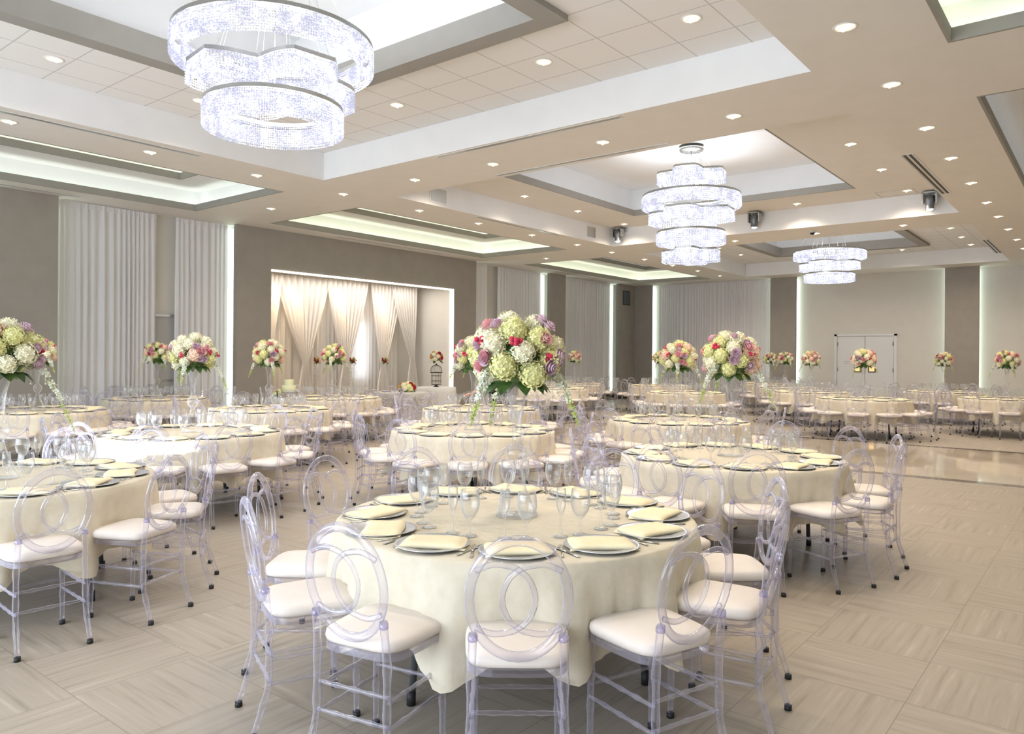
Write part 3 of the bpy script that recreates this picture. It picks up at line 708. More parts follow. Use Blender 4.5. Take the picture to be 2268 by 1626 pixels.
def make_table():
    r = empty('round_table'); b = MB(); b.lathe([(0, .725), (TR - .01, .725), (TR - .01, .755), (0, .755)], 48); b.build('tabletop', mat('plywood', (.35, .27, .18), .6), r)
    b = MB()
    for s in (-1, 1): b.tube([(-.5, s * .38, .70), (.5, s * .38, .70)], .014, 6)
    b.build('leg_brace', 'steel', r)
    for sx in (-1, 1):
        for sy in (-1, 1):
            b = MB(); b.tube([(sx * .52, sy * .38, .71), (sx * .56, sy * .38, .06)], .0165, 10); l = b.build('leg', 'steel', r)
            b = MB(); b.lathe([(.021, 0), (.021, .065)], 12, (sx * .565, sy * .38, 0), capb=True, capt=True); b.build('rubber_foot', 'rubber', l)
    return r
PROTO = {}
def place(name, maker, x, y, z=0, rz=0):
    if name not in PROTO: PROTO[name] = r = maker()
    else: r = copy_tree(PROTO[name])
    r.location = (x, y, z); r.rotation_euler = (0, 0, rz); return r
def mk_plate():
    b = MB(); b.lathe([(0, .004), (.095, .004), (.105, .007), (.155, .014), (.165, .016), (.166, .0135), (.155, .009), (.10, .0), (0, .0)], 36); return b.build('charger_plate', 'silver')
def mk_napkin():
    b = MB(); nx, ny = 10, 8; rnd = random.Random(5)
    top = []; bot = []
    for j in range(ny + 1):
        for i in range(nx + 1):
            u, v = i / nx, j / ny; x = (u - .5) * .30 + .012 * sin(v * 3.); y = (v - .5) * .185 + .010 * sin(u * 4)
            edge = min(u, 1 - u, v, 1 - v) * 2
            z = .019 + .007 * min(1, edge * 4) ** .5 + .002 * sin(u * 9) * sin(v * 7); 
            if abs(x) > .125: z -= (abs(x) - .125) * .55
            top.append((x, y, z)); bot.append((x, y, max(.0045, z - .016)))
    o = (nx + 1) * (ny + 1); fs = []
    for j in range(ny):
        for i in range(nx):
            a = j * (nx + 1) + i; fs.append((a, a + 1, a + nx + 2, a + nx + 1)); fs.append((o + a, o + a + nx + 1, o + a + nx + 2, o + a + 1))
    ring = [i for i in range(nx)] + [(j) * (nx + 1) + nx for j in range(ny)] + [ny * (nx + 1) + nx - i for i in range(nx)] + [(ny - j) * (nx + 1) for j in range(ny)]
    for k in range(len(ring)): a, c = ring[k], ring[(k + 1) % len(ring)]; fs.append((a, o + a, o + c, c))
    b.add(top + bot, fs, 0, True); return b.build('folded_napkin', 'napkin')
def mk_goblet():
    b = MB(); b.lathe([(.0, .002), (.034, .003), (.036, .005), (.010, .012), (.0056, .022), (.0054, .062), (.008, .074), (.022, .088), (.037, .112), (.0455, .145), (.0465, .17), (.042, .203), (.040, .215), (.0392, .215), (.041, .20), (.0447, .168), (.0435, .145), (.035, .115), (.019, .093), (0, .086)], 24); return b.build('water_goblet', 'glass')
def mk_flute():
    b = MB(); b.lathe([(.0, .002), (.031, .003), (.033, .005), (.009, .012), (.0047, .022), (.0045, .085), (.006, .096), (.013, .112), (.021, .14), (.0235, .17), (.022, .205), (.0205, .225), (.0198, .225), (.0213, .20), (.0228, .17), (.0195, .14), (.011, .115), (0, .104)], 22); return b.build('champagne_flute', 'glass')
def mk_fork():
    b = MB(); b.tube([(0, -.095, .004), (0, -.03, .003), (0, .04, .0045)], [.0055, .0035, .003], 6, flat=(1, .4)); b.tube([(0, .035, .0045), (0, .06, .004)], [.004, .011], 6, flat=(1, .25))
    for q in (-.008, -.0027, .0027, .008): b.tube([(q, .058, .004), (q, .098, .006)], .0014, 5)
    return b.build('fork', 'cutlery')
def mk_knife():
    b = MB(); b.tube([(0, -.11, .004), (0, -.02, .004)], [.007, .0055], 6, flat=(1, .5)); b.tube([(0, -.02, .004), (0, .03, .004), (.002, .09, .004), (.003, .112, .004)], [.005, .009, .008, .002], 6, flat=(1, .18)); return b.build('table_knife', 'cutlery')
CLOCK = 'three two one twelve eleven ten nine eight seven six five four'.split()
CAMF = math.degrees(YAW)
TABLES = [  # key, px, depth, level, setting phase (deg, 0 = right of frame), phrase
    ('A', 1146, 3.92, 0, 0, 'nearest front centre table'),
    ('B', 2, 4.95, 0, 14, 'nearest table at left edge'),
    ('E', 1619, 6.4, 0, 22, 'large table right of centre'),
    ('C', 428, 8.0, 0, 8, 'sunlit table left of centre'),
    ('D', 1050, 8.5, 0, 0, 'table directly behind front centre'),
    ('F', 1503, 10.0, 1, 10, 'second table in right row'),
    ('G', 596, 11.4, 1, 5, 'table before alcove\'s left edge'),
    ('J', 84, 10.8, 1, 20, 'table before leftmost taupe panel'),
    ('K', 1066, 11.9, 1, 12, 'table before the white-shirted person'),
    ('I', 348, 13.9, 1, 0, 'table against wide left curtain'),
    ('H', 740, 14.6, 1, 15, 'table before alcove drapes'),
    ('P', 1913, 15.7, 1, 0, 'far table before double doors'),
    ('R', 2230, 16.2, 1, 0, 'far table at right edge'),
    ('M', 1519, 18.0, 2, 8, 'far table under middle chandelier'),
    ('O', 1797, 18.7, 2, 0, 'far table left of doors'),
    ('Q', 2090, 19.4, 2, 0, 'far table before right panel'),
    ('L', 1224, 19.8, 2, 5, 'far table by slim panel'),
    ('N', 1739, 21.7, 2, 11, 'back table before taupe panel'),
    ('N1', 1462, 22.3, 2, 0, 'far table beside dark corner'),
    ('L2', 1273, 23.5, 2, 3, 'farthest table along alcove wall'),
    ('N2', 1706, 25.0, 2, 0, 'farthest table against back curtain'),
]
TP = {}
def in_view(p, z=.9, m=60):
    q = p - Vector((0, 0, CAMH)); d = q.dot(Fv)
    if d < .6: return False
    px = 1134 + F_PX * q.dot(Rv) / d; py = HOR - F_PX * q.dot(Uv) / d
    return -m < px < 2268 + m and py < 1626 + 500
for key, px, d, lev, ph, name in TABLES:
    c = Vector((0, 0, 0)) + Fv * d + R0 * (d * (px - 1134) / F_PX); c.z = 0; TP[key] = c
    t = place('table', make_table, c.x, c.y, 0, R(CAMF - 90 + 12 * len(TP))); tag(t, 'folding round table under the cloth, %s' % name, 'table', 'round banquet tables')
    cl = obj('tablecloth', CLOTHS[len(TP) % 3], None, (c.x, c.y, .0), R(CAMF - 90 + ph + 15 + 30 * random.randint(0, 11))); tag(cl, 'ivory cloth draped over the %s' % name, 'tablecloth', 'ivory round tablecloths')
    for k in range(12):
        wa = R(CAMF - 90 + ph + 30 * k)          # world angle of this place
        u = Vector((cos(wa), sin(wa), 0)); tv = Vector((-u.y, u.x, 0)); pos = CLOCK[k]; rz = wa + PI / 2
        cr = 1.06 + random.uniform(-.01, .03); cp = c + u * cr
        jit = random.uniform(-.07, .07)
        if in_view(cp + u * .2, m=110) or in_view(cp, m=110):
            chair(lev, cp.x, cp.y, rz + jit, 'clear acrylic oval-back chair at %s o\'clock of the %s' % (pos, name), 'clear chairs round the %s' % name)
        zt = .7605; pp = c + u * .735
        if not in_view(pp, m=140): continue
        pl = place('plate', mk_plate, pp.x, pp.y, zt, rz); tag(pl, 'silver charger plate at %s o\'clock on the %s' % (pos, name), 'plate', 'silver charger plates')
        nk = place('napkin', mk_napkin, pp.x - u.x * .01, pp.y - u.y * .01, zt, rz + R(random.choice((-32, -24, 24, 30, 10)))); tag(nk, 'cream folded napkin on the %s o\'clock plate of the %s' % (pos, name), 'napkin', 'cream folded napkins')
        g = c + u * .51 + tv * .045; gl = place('goblet', mk_goblet, g.x, g.y, zt, 0); tag(gl, 'clear water goblet by the %s o\'clock plate on the %s' % (pos, name), 'glass', 'water goblets')
        g = c + u * .50 - tv * .055; gl = place('flute', mk_flute, g.x, g.y, zt, 0); tag(gl, 'slim champagne flute by the %s o\'clock plate on the %s' % (pos, name), 'glass', 'champagne flutes')
        if lev == 0:
            g = pp + tv * .188 - u * .01; fk = place('fork', mk_fork, g.x, g.y, zt, rz); tag(fk, 'steel fork beside the %s o\'clock plate on the %s' % (pos, name), 'fork', 'steel forks')
            g = pp - tv * .188 - u * .01; kn = place('knife', mk_knife, g.x, g.y, zt, rz); tag(kn, 'steel knife beside the %s o\'clock plate on the %s' % (pos, name), 'knife', 'steel knives')
# ---------------------------------------------------------------- flowers
def rot_to(n):
    return Vector((0, 0, 1)).rotation_difference(Vector(n).normalized()).to_matrix()
def hydrangea(b, c, r, n=70, mi=0, seed=0):
    rnd = random.Random(seed); c = Vector(c); b.ball(c, r * .80, 9, 6, mi)
    for i in range(n):
        z = 1 - 2 * (i + .5) / n; a = i * 2.39996; q = math.sqrt(1 - z * z); nrm = Vector((q * cos(a), q * sin(a), z)); m = rot_to(nrm + Vector([rnd.uniform(-.25, .25) for _ in range(3)]))
        p = c + nrm * r * rnd.uniform(.84, 1.0); s = r * rnd.uniform(.23, .30); t0 = rnd.uniform(0, 2)
        vs = [p + m @ Vector((0, 0, -s * .2))]; fs = []
        for k in range(4):
            t = t0 + k * PI / 2
            for tt, rr, zz in ((t - .55, .75, .12), (t, 1.15, .02), (t + .55, .75, .12)): vs.append(p + m @ Vector((s * rr * cos(tt), s * rr * sin(tt), s * zz)))
            fs.append((0, 1 + 3 * k, 2 + 3 * k, 3 + 3 * k))
        b.add(vs, fs, mi)
def rose(b, c, nrm, r, mi=0, seed=0):
    rnd = random.Random(seed); m = rot_to(nrm); c = Vector(c); b.ball(c, r * .55, 8, 6, mi)
    for lay, (k, rad, h_, op) in enumerate(((3, .30, .95, .05), (4, .50, .85, .25), (5, .72, .62, .55), (6, .92, .35, .9))):
        for i in range(k):
            a = TAU * i / k + lay * .6 + rnd.uniform(-.1, .1); vs = []
            for v_ in range(3):
                for u_ in range(4):
                    aa = a + (u_ / 3 - .5) * TAU / k * 1.35; q = v_ / 2; rr = r * (rad * (.55 + .45 * q) + op * .18 * q * q); z = r * (h_ * q - .35 * (1 - q)) - (0 if 0 < u_ < 3 else r * .12 * q)
                    vs.append(c + m @ Vector((rr * cos(aa), rr * sin(aa), z)))
            b.add(vs, [(v_ * 4 + u_, v_ * 4 + u_ + 1, v_ * 4 + u_ + 5, v_ * 4 + u_ + 4) for v_ in range(2) for u_ in range(3)], mi, True)
def leaf(b, base, dirv, L, W, mi=0, droop=.35):
    base = Vector(base); d = Vector(dirv).normalized(); side = d.cross(Vector((0, 0, 1)))
    side = side.normalized() if side.length > .05 else Vector((1, 0, 0)); up = side.cross(d)
    vs = []; prof = (0.05, .62, .95, 1.0, .8, .45, 0.03)
    for i, p in enumerate(prof):
        u = i / (len(prof) - 1); mid = base + d * (L * u) - Vector((0, 0, 1)) * (droop * L * u * u)
        for s in (-1, 0, 1): vs.append(mid + side * (s * W * p / 2) + up * (abs(s) * W * p * .10))
    b.add(vs, [(i * 3 + s, i * 3 + s + 1, i * 3 + s + 4, i * 3 + s + 3) for i in range(len(prof) - 1) for s in (0, 1)], mi, True)
def trail(b, p0, out, L, mi=0, mg=1, seed=0):
    """drooping spray: a curved stem with small petals thinning towards the tip"""
    rnd = random.Random(seed); p0 = Vector(p0); out = Vector(out); path = []
    for i in range(13): u = i / 12; path.append(p0 + out * (.16 * u ** .8) * (L / .3) - Vector((0, 0, 1)) * (L * u ** 1.25))
    b.tube(path, .002, 5, mi=mg)
    for i in range(60):
        u = rnd.uniform(.02, .98) ** 1.3; k = min(int(u * 12), 11); p = path[k].lerp(path[k + 1], u * 12 - k); s = .024 * (1.15 - u * .85)
        n = Vector([rnd.uniform(-1, 1) for _ in range(3)]); m = rot_to(n); p = p + n.normalized() * s * .6; t0 = rnd.uniform(0, 3); vs = [p]; fs = []
        for q in range(4):
            t = t0 + q * PI / 2
            for tt, rr in ((t - .5, .8), (t, 1.3), (t + .5, .8)): vs.append(p + m @ Vector((s * rr * cos(tt), s * rr * sin(tt), s * .2)))
            fs.append((0, 1 + 3 * q, 2 + 3 * q, 3 + 3 * q))
        b.add(vs, fs, mi if u < .62 else mg)
def bouquet_plan(seed):
    rnd = random.Random(seed); P = []; n = 21
    for i in range(n):
        z = 1 - 1.62 * (i + .5) / n; a = i * 2.39996 + seed; q = math.sqrt(max(0, 1 - z * z))
        kind = ('hydrangea', rnd.choice(('hyd1', 'hyd1', 'hyd1', 'hyd2', 'hyd2', 'hyd3')))
        P.append((kind[0], kind[1], Vector((q * cos(a), q * sin(a), z)), rnd.uniform(.056, .072)))
    for i in range(17):
        z = rnd.uniform(-.45, .85); a = i * 2.1 + rnd.uniform(-.4, .4) + seed; q = math.sqrt(1 - z * z)
        P.append(('rose', rnd.choice(('rose1', 'rose2', 'rose2', 'rose1')), Vector((q * cos(a), q * sin(a), z)), rnd.uniform(.030, .042)))
    for i in range(6):
        z = rnd.uniform(-.1, .7); a = i * 1.05 + rnd.uniform(-.3, .3); q = math.sqrt(1 - z * z); P.append(('berry_cluster', 'rose3', Vector((q * cos(a), q * sin(a), z)), .028))
    return P
RX, RZ = .205, .182
def bouquet(seed, parts, tone=0):
    """centre of the flower ball at the origin"""
    P = bouquet_plan(seed); rnd = random.Random(seed + 50)
    mats = ['hyd1', 'hyd2', 'hyd3', 'rose1', 'rose2', 'rose3', 'green', 'orchid', 'lime']
    root = empty('flower_arrangement') if parts else None; whole = MB()
    def out(b0, name, mi):
        if parts: b0.m = [0 if mi != 99 else x for x in b0.m]; return b0.build(name, [mats[mi]] if mi != 99 else [mats[7], mats[8]], root)
        whole.add(b0.v, b0.f); whole.m[-len(b0.f):] = [mi] * len(b0.f) if mi != 99 else [7 + x for x in b0.m]; whole.sm[-len(b0.sm):] = b0.sm
    b = MB(); b.ball((0, 0, -.02), .155, 12, 8, sc=(1, 1, .9)); out(b, 'foliage', 6)
    for i, (k, mt, dr, r) in enumerate(P):
        c = Vector((dr.x * (RX - r * .3), dr.y * (RX - r * .3), dr.z * (RZ - r * .1))); b = MB(); mi = mats.index(mt)
        if k == 'hydrangea': hydrangea(b, c, r * 1.08, 46 if parts else 22, 0, i + seed)
        elif k == 'rose': rose(b, Vector((dr.x * (RX + .022), dr.y * (RX + .022), dr.z * (RZ + .035))), dr, r, 0, i)
        else:
            cc = Vector((dr.x * (RX + .02), dr.y * (RX + .02), dr.z * (RZ + .03)))
            for q in range(6): b.ball(cc + Vector([rnd.uniform(-.024, .024) for _ in range(3)]), .0135, 7, 5)
        out(b, k, mi)
    for i in range(11):
        a = TAU * i / 11 + rnd.uniform(-.2, .2); b = MB(); leaf(b, (.10 * cos(a), .10 * sin(a), -.125), (cos(a), sin(a), -.45), rnd.uniform(.075, .105), rnd.uniform(.065, .09)); out(b, 'leaf', 6)
    for i in range(3):
        a = seed * 1.3 + i * 2.2; b = MB(); trail(b, (.17 * cos(a), .17 * sin(a), -.07), (cos(a), sin(a), 0), rnd.uniform(.20, .36) if seed != 2 else .48, 0, 1, i); out(b, 'trailing_spray', 99)
    if parts: return root
    return whole.build('flower_arrangement', mats)
def mk_vase():
    b = MB(); b.lathe([(0, .004), (.11, .004), (.112, .008), (.085, .06), (.052, .14), (.030, .21), (.022, .25), (.028, .262), (.048, .285), (.057, .32), (.050, .352), (.030, .375), (.021, .385), (.023, .42), (.028, .50), (.038, .58), (.055, .645), (.072, .685), (.07, .685), (.052, .64), (.034, .57), (.0, .50)], 28); return b.build('trumpet_vase', 'glass')
def pendants(r_, z0):
    b = MB(); rnd = random.Random(3)
    return b
VASE_T = 'tall clear glass trumpet vase on the %s'
BQ = {  # table: (seed, look)
    'A': (1, 'biggest lime, cream and lavender flower ball'), 'B': (2, 'cropped cream flower ball with white orchid trail'), 'E': (3, 'cream, pink and lime flower ball with crimson side'),
    'C': (4, 'cream, blush and crimson flower ball'), 'D': (5, 'partly hidden cream and lavender flower ball'), 'F': (6, 'pink-dotted cream flower ball'), 'G': (7, 'white and pink flower ball'),
    'J': (8, 'blush and pink flower ball'), 'K': (9, 'cream flower ball behind the biggest one'), 'I': (10, 'small cream and pink flower ball'), 'H': (11, 'pale yellow and pink flower ball'),
    'P': (12, 'small lime and crimson flower ball'), 'R': (13, 'small yellow and crimson flower ball'), 'M': (14, 'flower ball behind the pink-dotted one'), 'O': (15, 'small cream and crimson flower ball'),
    'Q': (16, 'small yellow and red flower ball'), 'N': (17, 'tiny cream flower ball'), 'N1': (18, 'tiny orange-cream flower ball'), 'L2': (19, 'tiny lavender-cream flower ball'), 'N2': (20, 'tiny yellow flower ball'), 'L': (21, 'flower ball screened by the biggest one')}
names = {t[0]: (t[3], t[5]) for t in TABLES}
near_p, far_p = [], []
for key, (seed, look) in BQ.items():
    lev, nm = names[key]; c = TP[key]; v = place('vase', mk_vase, c.x, c.y, .7605, 0); tag(v, VASE_T % nm, 'vase', 'tall glass trumpet vases')
    if lev == 0 or key in ('F', 'G', 'J'): r = bouquet(seed, True)
    else:
        if len(far_p) < 4: r = bouquet(seed, False); far_p.append(r)
        else: r = copy_tree(far_p[seed % 4])
    r.location = (c.x, c.y, .7605 + .685 + .14); r.rotation_euler = (0, 0, seed * 1.7)
    if lev == 2: r.scale = (.92, .92, .92)
    tag(r, '%s on the %s' % (look, nm), 'bouquet', 'flower balls on tall vases')
# hanging bead strings on two arrangements
for key, offs in (('J', ((-.10, .02), (.11, .02))), ('C', ((.10, .0),))):
    for i, (ox, oz) in enumerate(offs):
        c = TP[key] + R0 * ox; b = MB()
        for q in range(14): b.ball((c.x, c.y, 1.43 - q * .022), .005 if q < 13 else .011, 6, 4)
        tag(b.build('crystal_pendant', 'orchid'), 'hanging crystal bead string, %s of the vase on the %s' % ('left' if ox < 0 else 'right', names[key][1]), 'pendant')
# ---------------------------------------------------------------- alcove set piece
def drape_panel(x0, x1, zt, tie_x, tie_z, zb, y, seed, label):
    """sheer gathered from a wide top into a tie, then falling narrow to the floor"""
    b = MB(); n = 60; rows = 26; vs = []
    for j in range(rows + 1):
        z = zt + (zb - zt) * j / rows
        if z > tie_z: u = (zt - z) / (zt - tie_z); k = u ** 1.25; a = x0 + (tie_x - .07 - x0) * k; c = x1 + (tie_x + .07 - x1) * k; am = .05 * (1 - .5 * k)
        else: u = (tie_z - z) / (tie_z - zb); a = tie_x - .07 - .22 * u ** .7; c = tie_x + .07 + .22 * u ** .7; am = .028 + .03 * u
        for i in range(n + 1): q = i / n; vs.append((a + (c - a) * q, y + am * sin(q * 52 + seed) , z))
    b.add(vs, [(j * (n + 1) + i, j * (n + 1) + i + 1, (j + 1) * (n + 1) + i + 1, (j + 1) * (n + 1) + i) for j in range(rows) for i in range(n)], 0, True)
    tag(b.build('tied_drape', 'drape'), label, 'drape', 'tied sheer drapes in the alcove')
o = curtain((ALC[0] + .05, ALC[3] - .12), (ALC[1] - .75, ALC[3] - .12), 0.02, 3.58, .16, .04, 11, 'drape', 'backdrop_curtain', 'pleated cream sheer backdrop lining the lit alcove')
ya = ALC[3] - .42
for i, (x0, x1, tx, tz, lb) in enumerate(((10.0, 11.05, 10.45, .6, 'first tied sheer drape at the alcove\'s left end'), (10.9, 12.5, 11.75, 1.35, 'second tied sheer drape from the left in the alcove'), (12.4, 13.75, 13.0, 1.30, 'third tied sheer drape in the middle of the alcove'),
                                        (13.9, 15.0, 14.35, 1.25, 'fourth tied sheer drape just right of the bright window'), (14.6, 15.6, 15.45, 1.45, 'fifth tied sheer drape at the alcove\'s right end'))):
    drape_panel(x0, x1, 3.57, tx, tz, .03, ya + .04 * (i % 2), i, lb)
for i, x in enumerate((10.75, 11.25, 12.65, 14.15)):
    b = MB(); b.lathe([(.0, -.001), (.055, -.001), (.07, -.006), (.075, 0)], 16, (x, ALC[3] - .75, 3.598)); r = b.build('alcove_downlight', 'refl_w'); tag(r, 'warm downlight over the alcove drapes, %s from the left' % ordn[i], 'downlight', 'alcove downlights')
    l = lamp('lamp_light', 'SPOT', E_ALC, (1.0, .74, .45), (x, ALC[3] - .72, 3.56), None, spot_size=R(75), spot_blend=.9, shadow_soft_size=.05); aim(l, (x, ALC[3] - .35, 2.4)); l.parent = r
lamp('alcove_fill_light', 'AREA', 38, (1.0, .94, .86), (12.9, 15.6, 3.55), wall_l, shape='RECTANGLE', size=5.0, size_y=.5)
# cake table
def skirted_table(c, r, h_, label, seed, m='wrap', name='skirted_table', cat='table'):
    t = empty(name, c); tag(t, label, cat); b = MB(); n = 96; vs = []; rows = [(0, h_), (.97, h_), (1, h_ - .01)]
    for k, z in rows:
        for i in range(n): vs.append((r * k * cos(TAU * i / n), r * k * sin(TAU * i / n), z))
    for j in range(1, 9):
        u = j / 8
        for i in range(n): a = TAU * i / n; rr = r + .05 * u * (.5 + .5 * sin(a * 17 + seed)) + .03 * u; vs.append((rr * cos(a), rr * sin(a), (h_ - .01) * (1 - u) + .01 * u))
    m_ = 3 + 8
    b.add(vs, [(j * n + i, j * n + (i + 1) % n, (j + 1) * n + (i + 1) % n, (j + 1) * n + i) for j in range(m_ - 1) for i in range(n)], 0, True); b.build('cloth', 'white' if m == 'white' else m, t)
    b = MB(); b.lathe([(0, h_ - .03), (r - .01, h_ - .03), (r - .01, h_ - .005), (0, h_ - .005)], 32); b.build('tabletop', 'white', t)
    b = MB(); b.tube([(0, 0, 0.02), (0, 0, h_ - .03)], .03, 10); b.lathe([(0, 0), (.22, 0), (.22, .02), (0, .03)], 20); b.build('pedestal', 'steel', t)
    return t
def at(px, py, d): return pt(px, py, d)
cc = at(640, 880, 15.5); zc = cc.z; cc.z = 0
skirted_table(cc, .42, zc, 'small round cake table with pale cloth at the alcove\'s left', 1, 'white')
b = MB(); w_ = .17; b.box(-w_, w_, -w_, w_, 0, .012); b.box(-w_ + .02, w_ - .02, -w_ + .02, w_ - .02, .012, .10)
cs = b.build('cake_stand', 'glass', None, (cc.x, cc.y, zc)); tag(cs, 'square clear box stand under the two-tier cake', 'cake stand')
b = MB(); b.box(-w_ - .005, w_ + .005, -w_ - .005, w_ + .005, .10, .112); b.build('top_plate', 'chrome', cs)
ck = empty('wedding_cake', (cc.x, cc.y, zc + .113)); tag(ck, 'round two-tier pale yellow cake on the left alcove table', 'cake')
cm = mat('buttercream', (.80, .80, .52), .6)
b = MB(); b.lathe([(0, 0), (.145, 0), (.147, .005), (.147, .125), (.142, .13), (0, .13)], 36); b.build('lower_tier', cm, ck)
b = MB(); b.lathe([(0, .131), (.092, .131), (.094, .136), (.094, .245), (.089, .25), (0, .25)], 32); b.build('upper_tier', cm, ck)
b = MB(); b.lathe([(.149, .003), (.1495, .02)], 36); b.lathe([(.0955, .134), (.096, .15)], 32); b.build('ribbon', 'orchid', ck)
def small_flowers(p, r, seed, label, cols=('hyd1', 'rose4', 'rose3'), n=9, name='flower_cluster', flat=1.0, cat='flowers', group=None, leaves=5):
    rnd = random.Random(seed); root = empty(name, p); tag(root, label, cat, group); bs = {c_: MB() for c_ in cols}; g = MB(); g.ball((0, 0, 0), r * .6, 8, 6, sc=(1, 1, flat))
    for i in range(n):
        z = 1 - 1.5 * (i + .5) / n; a = i * 2.4; q = math.sqrt(max(.05, 1 - z * z)); d_ = Vector((q * cos(a), q * sin(a), z * flat)); k = cols[i % len(cols)]
        if k.startswith('hyd'): hydrangea(bs[k], d_ * r * .72, r * .42, 16, 0, i)
        else: rose(bs[k], d_ * r * .8, d_, r * .30, 0, i)
    for i in range(leaves): a = TAU * i / leaves + 1; leaf(g, (r * .5 * cos(a), r * .5 * sin(a), -r * .4 * flat), (cos(a), sin(a), -.4), r * .75, r * .4)
    for k, bb in bs.items(): bb.build('hydrangea' if k.startswith('hyd') else ('berry_cluster' if k == 'rose3' else 'rose'), k, root)
    g.build('leaves', 'green', root); return root
p = at(615, 868, 15.35); small_flowers((p.x, p.y, zc + .075), .10, 31, 'lime and orange posy beside the cake', ('hyd2', 'rose4'), 7, 'cake_posy', leaves=8)
# sweetheart table with organza swags and a centrepiece
sc_ = at(888, 868, 17.2); zs = sc_.z; sc_.z = 0
st = skirted_table(sc_, .62, zs, 'sweetheart table swagged with clear organza before the alcove', 4, 'wrap', 'sweetheart_table')
b = MB()
for k in range(10):
    a0, a1 = TAU * k / 10, TAU * (k + 1) / 10
    for q in range(4):
        P = [Vector(((.66 + .02 * q) * cos(a0 + (a1 - a0) * i / 10), (.66 + .02 * q) * sin(a0 + (a1 - a0) * i / 10), zs - .03 - (.10 + .07 * q) * sin(PI * i / 10))) for i in range(11)]
        b.tube(P, .014, 5)
b.build('swag', 'wrap', st)
small_flowers((sc_.x + R0.x * .14, sc_.y + R0.y * .14, zs + .10), .20, 33, 'low yellow and crimson centrepiece on the swagged table', ('hyd1', 'rose4', 'rose3', 'hyd2'), 16, 'low_centrepiece', .55, leaves=9)
b = MB(); b.lathe([(0, .0), (.10, .0), (.11, .02), (.09, .03), (0, .03)], 20); tag(b.build('serving_plate', 'silver', None, (sc_.x - R0.x * .33, sc_.y - R0.y * .33, zs + .001)), 'small plate at the left of the swagged table', 'plate')
# birdcage on a round table
bc = at(966, 857, 19.2); zb = bc.z; bc.z = 0
skirted_table(bc, .50, zb, 'round table under the dark birdcage at the alcove\'s right', 2, 'white')
cg = empty('birdcage', (bc.x, bc.y, zb)); tag(cg, 'dark wire birdcage with flowers on top at the alcove\'s right', 'birdcage')
b = MB()
for k in range(20): a = TAU * k / 20; b.tube([(.125 * cos(a), .125 * sin(a), .06), (.125 * cos(a), .125 * sin(a), .36)], .004, 4)
for z in (.06, .15, .28, .36): b.tube([(.125 * cos(TAU * i / 24), .125 * sin(TAU * i / 24), z) for i in range(24)], .006, 5, closed=True)
b.build('cage_wires', 'metal_dark', cg)
b = MB()
for k in range(14):
    a = TAU * k / 14; b.tube([((.14 - .0) * cos(a) * s_, .14 * sin(a) * s_, z) for s_, z in ((1, .36), (1.05, .42), (.95, .48), (.7, .53), (.25, .555))], .004, 4)
b.tube([(.15 * cos(TAU * i / 24), .15 * sin(TAU * i / 24), .365) for i in range(24)], .009, 5, closed=True); b.lathe([(.0, .60), (.03, .58), (.02, .55), (.03, .545)], 10); b.build('cage_dome', 'metal_dark', cg)
b = MB(); b.lathe([(0, .0), (.08, .0), (.05, .02), (.03, .04), (.13, .055), (.13, .062), (0, .062)], 20); b.build('cage_base', 'metal_dark', cg)
small_flowers((bc.x, bc.y, zb + .60 + .15), .17, 35, 'yellow and red flower ball on top of the birdcage', ('hyd1', 'rose4', 'rose3', 'hyd3'), 14, 'birdcage_flowers')
# rose balls on tall crystal pillars
for i, (px, lb) in enumerate(((702, 'left of the pale bouquet'), (781, 'right of the pale bouquet'), (852, 'right of the bright window'))):
    p = at(px, 798, 18.6 + .4 * i); f_ = Vector((p.x, p.y, 0)); h_ = p.z - .10
    b = MB(); b.lathe([(0, 0), (.12, 0), (.12, .02), (.02, .04), (.014, h_ - .42), (.03, h_ - .40), (.05, h_ - .05), (.06, h_), (.0, h_)], 14); r = b.build('flower_stand', 'glass', None, f_); tag(r, 'slender clear stand under the rose ball %s' % lb, 'stand', 'clear flower stands in the alcove')
    b = MB(); rnd = random.Random(i)
    for q in range(26): a = rnd.uniform(0, TAU); b.ball((.05 * cos(a), .05 * sin(a), h_ - rnd.uniform(.02, .42)), .012, 6, 4)
    b.build('crystal_beads', 'glass', r)
    small_flowers((p.x, p.y, h_ + .085), .095, 40 + i, 'small orange and crimson rose ball %s' % lb, ('rose4', 'rose3', 'rose4'), 9, 'rose_ball', group='rose balls on clear stands')
# candle on table G
c = TP['G'] + R0 * .28 - Fv * .35; b = MB(); b.lathe([(0, 0), (.042, 0), (.042, .085), (.036, .088), (0, .085)], 18); r = b.build('pillar_candle', 'white', None, (c.x, c.y, .7605)); tag(r, 'short white candle on the table before the alcove\'s left edge', 'candle')
b = MB(); b.tube([(0, 0, .085), (.001, 0, .097)], .0012, 5); b.build('wick', 'black', r)

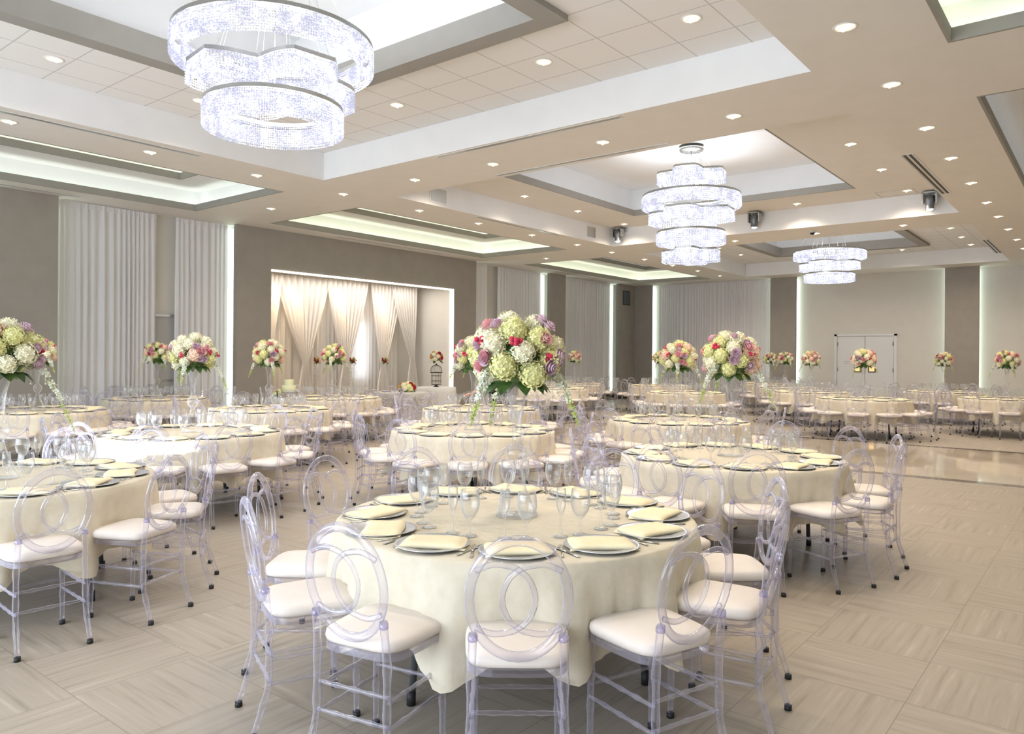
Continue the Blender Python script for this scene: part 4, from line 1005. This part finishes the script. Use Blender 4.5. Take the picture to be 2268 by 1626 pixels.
# ---------------------------------------------------------------- person setting a table, mostly behind the biggest flower ball
def skin_mesh(name, verts, edges, radii, m, parent, sub=2, root=0):
    me = bpy.data.meshes.new(name); me.from_pydata(verts, edges, []); me.materials.append(m)
    o = bpy.data.objects.new(name, me); C.objects.link(o)
    if parent: o.parent = parent
    md = o.modifiers.new('skin', 'SKIN'); md.use_smooth_shade = True
    for i, r_ in enumerate(radii):
        s_ = me.skin_vertices[0].data[i]; s_.radius = r_ if isinstance(r_, tuple) else (r_, r_); s_.use_root = i == root
    sb = o.modifiers.new('sub', 'SUBSURF'); sb.levels = sub; sb.render_levels = sub; return o
pc = at(1102, 880, 13.6); pc.z = 0
per = empty('person', pc, YAW + PI * .56); tag(per, 'person in white shirt and black trousers leaning over a far table', 'person')
skinm = mat('skin', (.62, .38, .27), .55)
V = [(0, 0, .96), (0, .0, 1.10), (.06, 0, 1.28), (.12, 0, 1.42), (.15, 0, 1.50), (.17, 0, 1.57),
     (0, .09, .92), (.0, .10, .50), (-.01, .11, .09), (.13, .12, .04), (0, -.09, .92), (.03, -.10, .50), (.02, -.11, .09), (.16, -.12, .04),
     (.12, .17, 1.42), (.22, .22, 1.16), (.40, .18, .98), (.49, .16, .93), (.12, -.17, 1.42), (.20, -.22, 1.15), (.36, -.20, .95), (.45, -.19, .90)]
Ed = [(0, 1), (1, 2), (2, 3), (3, 4), (4, 5), (0, 6), (6, 7), (7, 8), (8, 9), (0, 10), (10, 11), (11, 12), (12, 13), (3, 14), (14, 15), (15, 16), (16, 17), (3, 18), (18, 19), (19, 20), (20, 21)]
Rd = [(.12, .14), (.115, .13), (.12, .15), (.10, .13), .055, .05, .09, .058, .038, .03, .09, .058, .038, .03, .055, .042, .03, .026, .055, .042, .03, .026]
body = skin_mesh('body', V, Ed, Rd, skinm, per)
b = MB(); b.ball((.20, 0, 1.665), .10, 20, 14, sc=(1.0, .80, 1.2)); b.ball((.30, 0, 1.655), .016, 8, 6, sc=(1.2, .8, 1.6))
for s in (-1, 1): b.ball((.20, s * .082, 1.66), .022, 8, 6, sc=(.7, .4, 1.3))
b.tube([(.285, -.025, 1.61), (.292, 0, 1.607), (.285, .025, 1.61)], .005, 6); hd = b.build('head', skinm, per)
b = MB()
for s in (-1, 1): b.ball((.282, s * .034, 1.68), .011, 8, 6)
b.build('eyes', 'black', hd)
b = MB(); b.ball((.175, 0, 1.70), .108, 18, 12, sc=(1.0, .86, 1.05)); b.ball((.08, 0, 1.66), .05, 10, 8); b.build('hair', mat('dark_hair', (.03, .02, .015), .6), per)
for s, w_ in ((1, Vector((.49, .16, .93))), (-1, Vector((.45, -.19, .90)))):
    hv, he, hr = [(0, 0, 0), (.045, 0, -.012), (.085, 0, -.02)], [(0, 1), (1, 2)], [.022, .030, .026]
    for k, (oy, L) in enumerate(((-.028, .055), (-.010, .068), (.009, .063), (.027, .048))):
        i0 = len(hv); hv += [(.09, oy, -.022), (.09 + L * .6, oy * 1.1, -.035), (.09 + L, oy * 1.1, -.055)]; he += [(2, i0), (i0, i0 + 1), (i0 + 1, i0 + 2)]; hr += [.0105, .009, .008]
    i0 = len(hv); hv += [(.035, -s * .035, -.02), (.07, -s * .05, -.035)]; he += [(1, i0), (i0, i0 + 1)]; hr += [.012, .010]
    skin_mesh('hand', [tuple(w_ + Vector(v)) for v in hv], he, hr, skinm, body, 1)
shirtm = noise_col(mat('white_shirt', rough=.8), (.78, .78, .84), (.86, .86, .90), 6, bump=.3)
ti = [1, 2, 3, 4, 14, 15, 16, 18, 19, 20, 0]; mp_ = {k: i for i, k in enumerate(ti)}
skin_mesh('shirt', [V[k] for k in ti], [(mp_[a], mp_[c_]) for a, c_ in Ed if a in mp_ and c_ in mp_ and not (c_ == 5)], [tuple(x + .018 for x in (Rd[k] if isinstance(Rd[k], tuple) else (Rd[k], Rd[k]))) for k in ti], shirtm, per)
ti = [0, 6, 7, 8, 10, 11, 12]; mp_ = {k: i for i, k in enumerate(ti)}
skin_mesh('trousers', [V[k] for k in ti], [(mp_[a], mp_[c_]) for a, c_ in Ed if a in mp_ and c_ in mp_], [tuple(x + .022 for x in (Rd[k] if isinstance(Rd[k], tuple) else (Rd[k], Rd[k]))) for k in ti], mat('black_trousers', (.01, .01, .012), .7), per)
b = MB()
for s in (-1, 1): b.ball((.06, s * .115, .04), .05, 12, 8, sc=(2.4, .9, .8))
b.build('shoes', 'black', per)
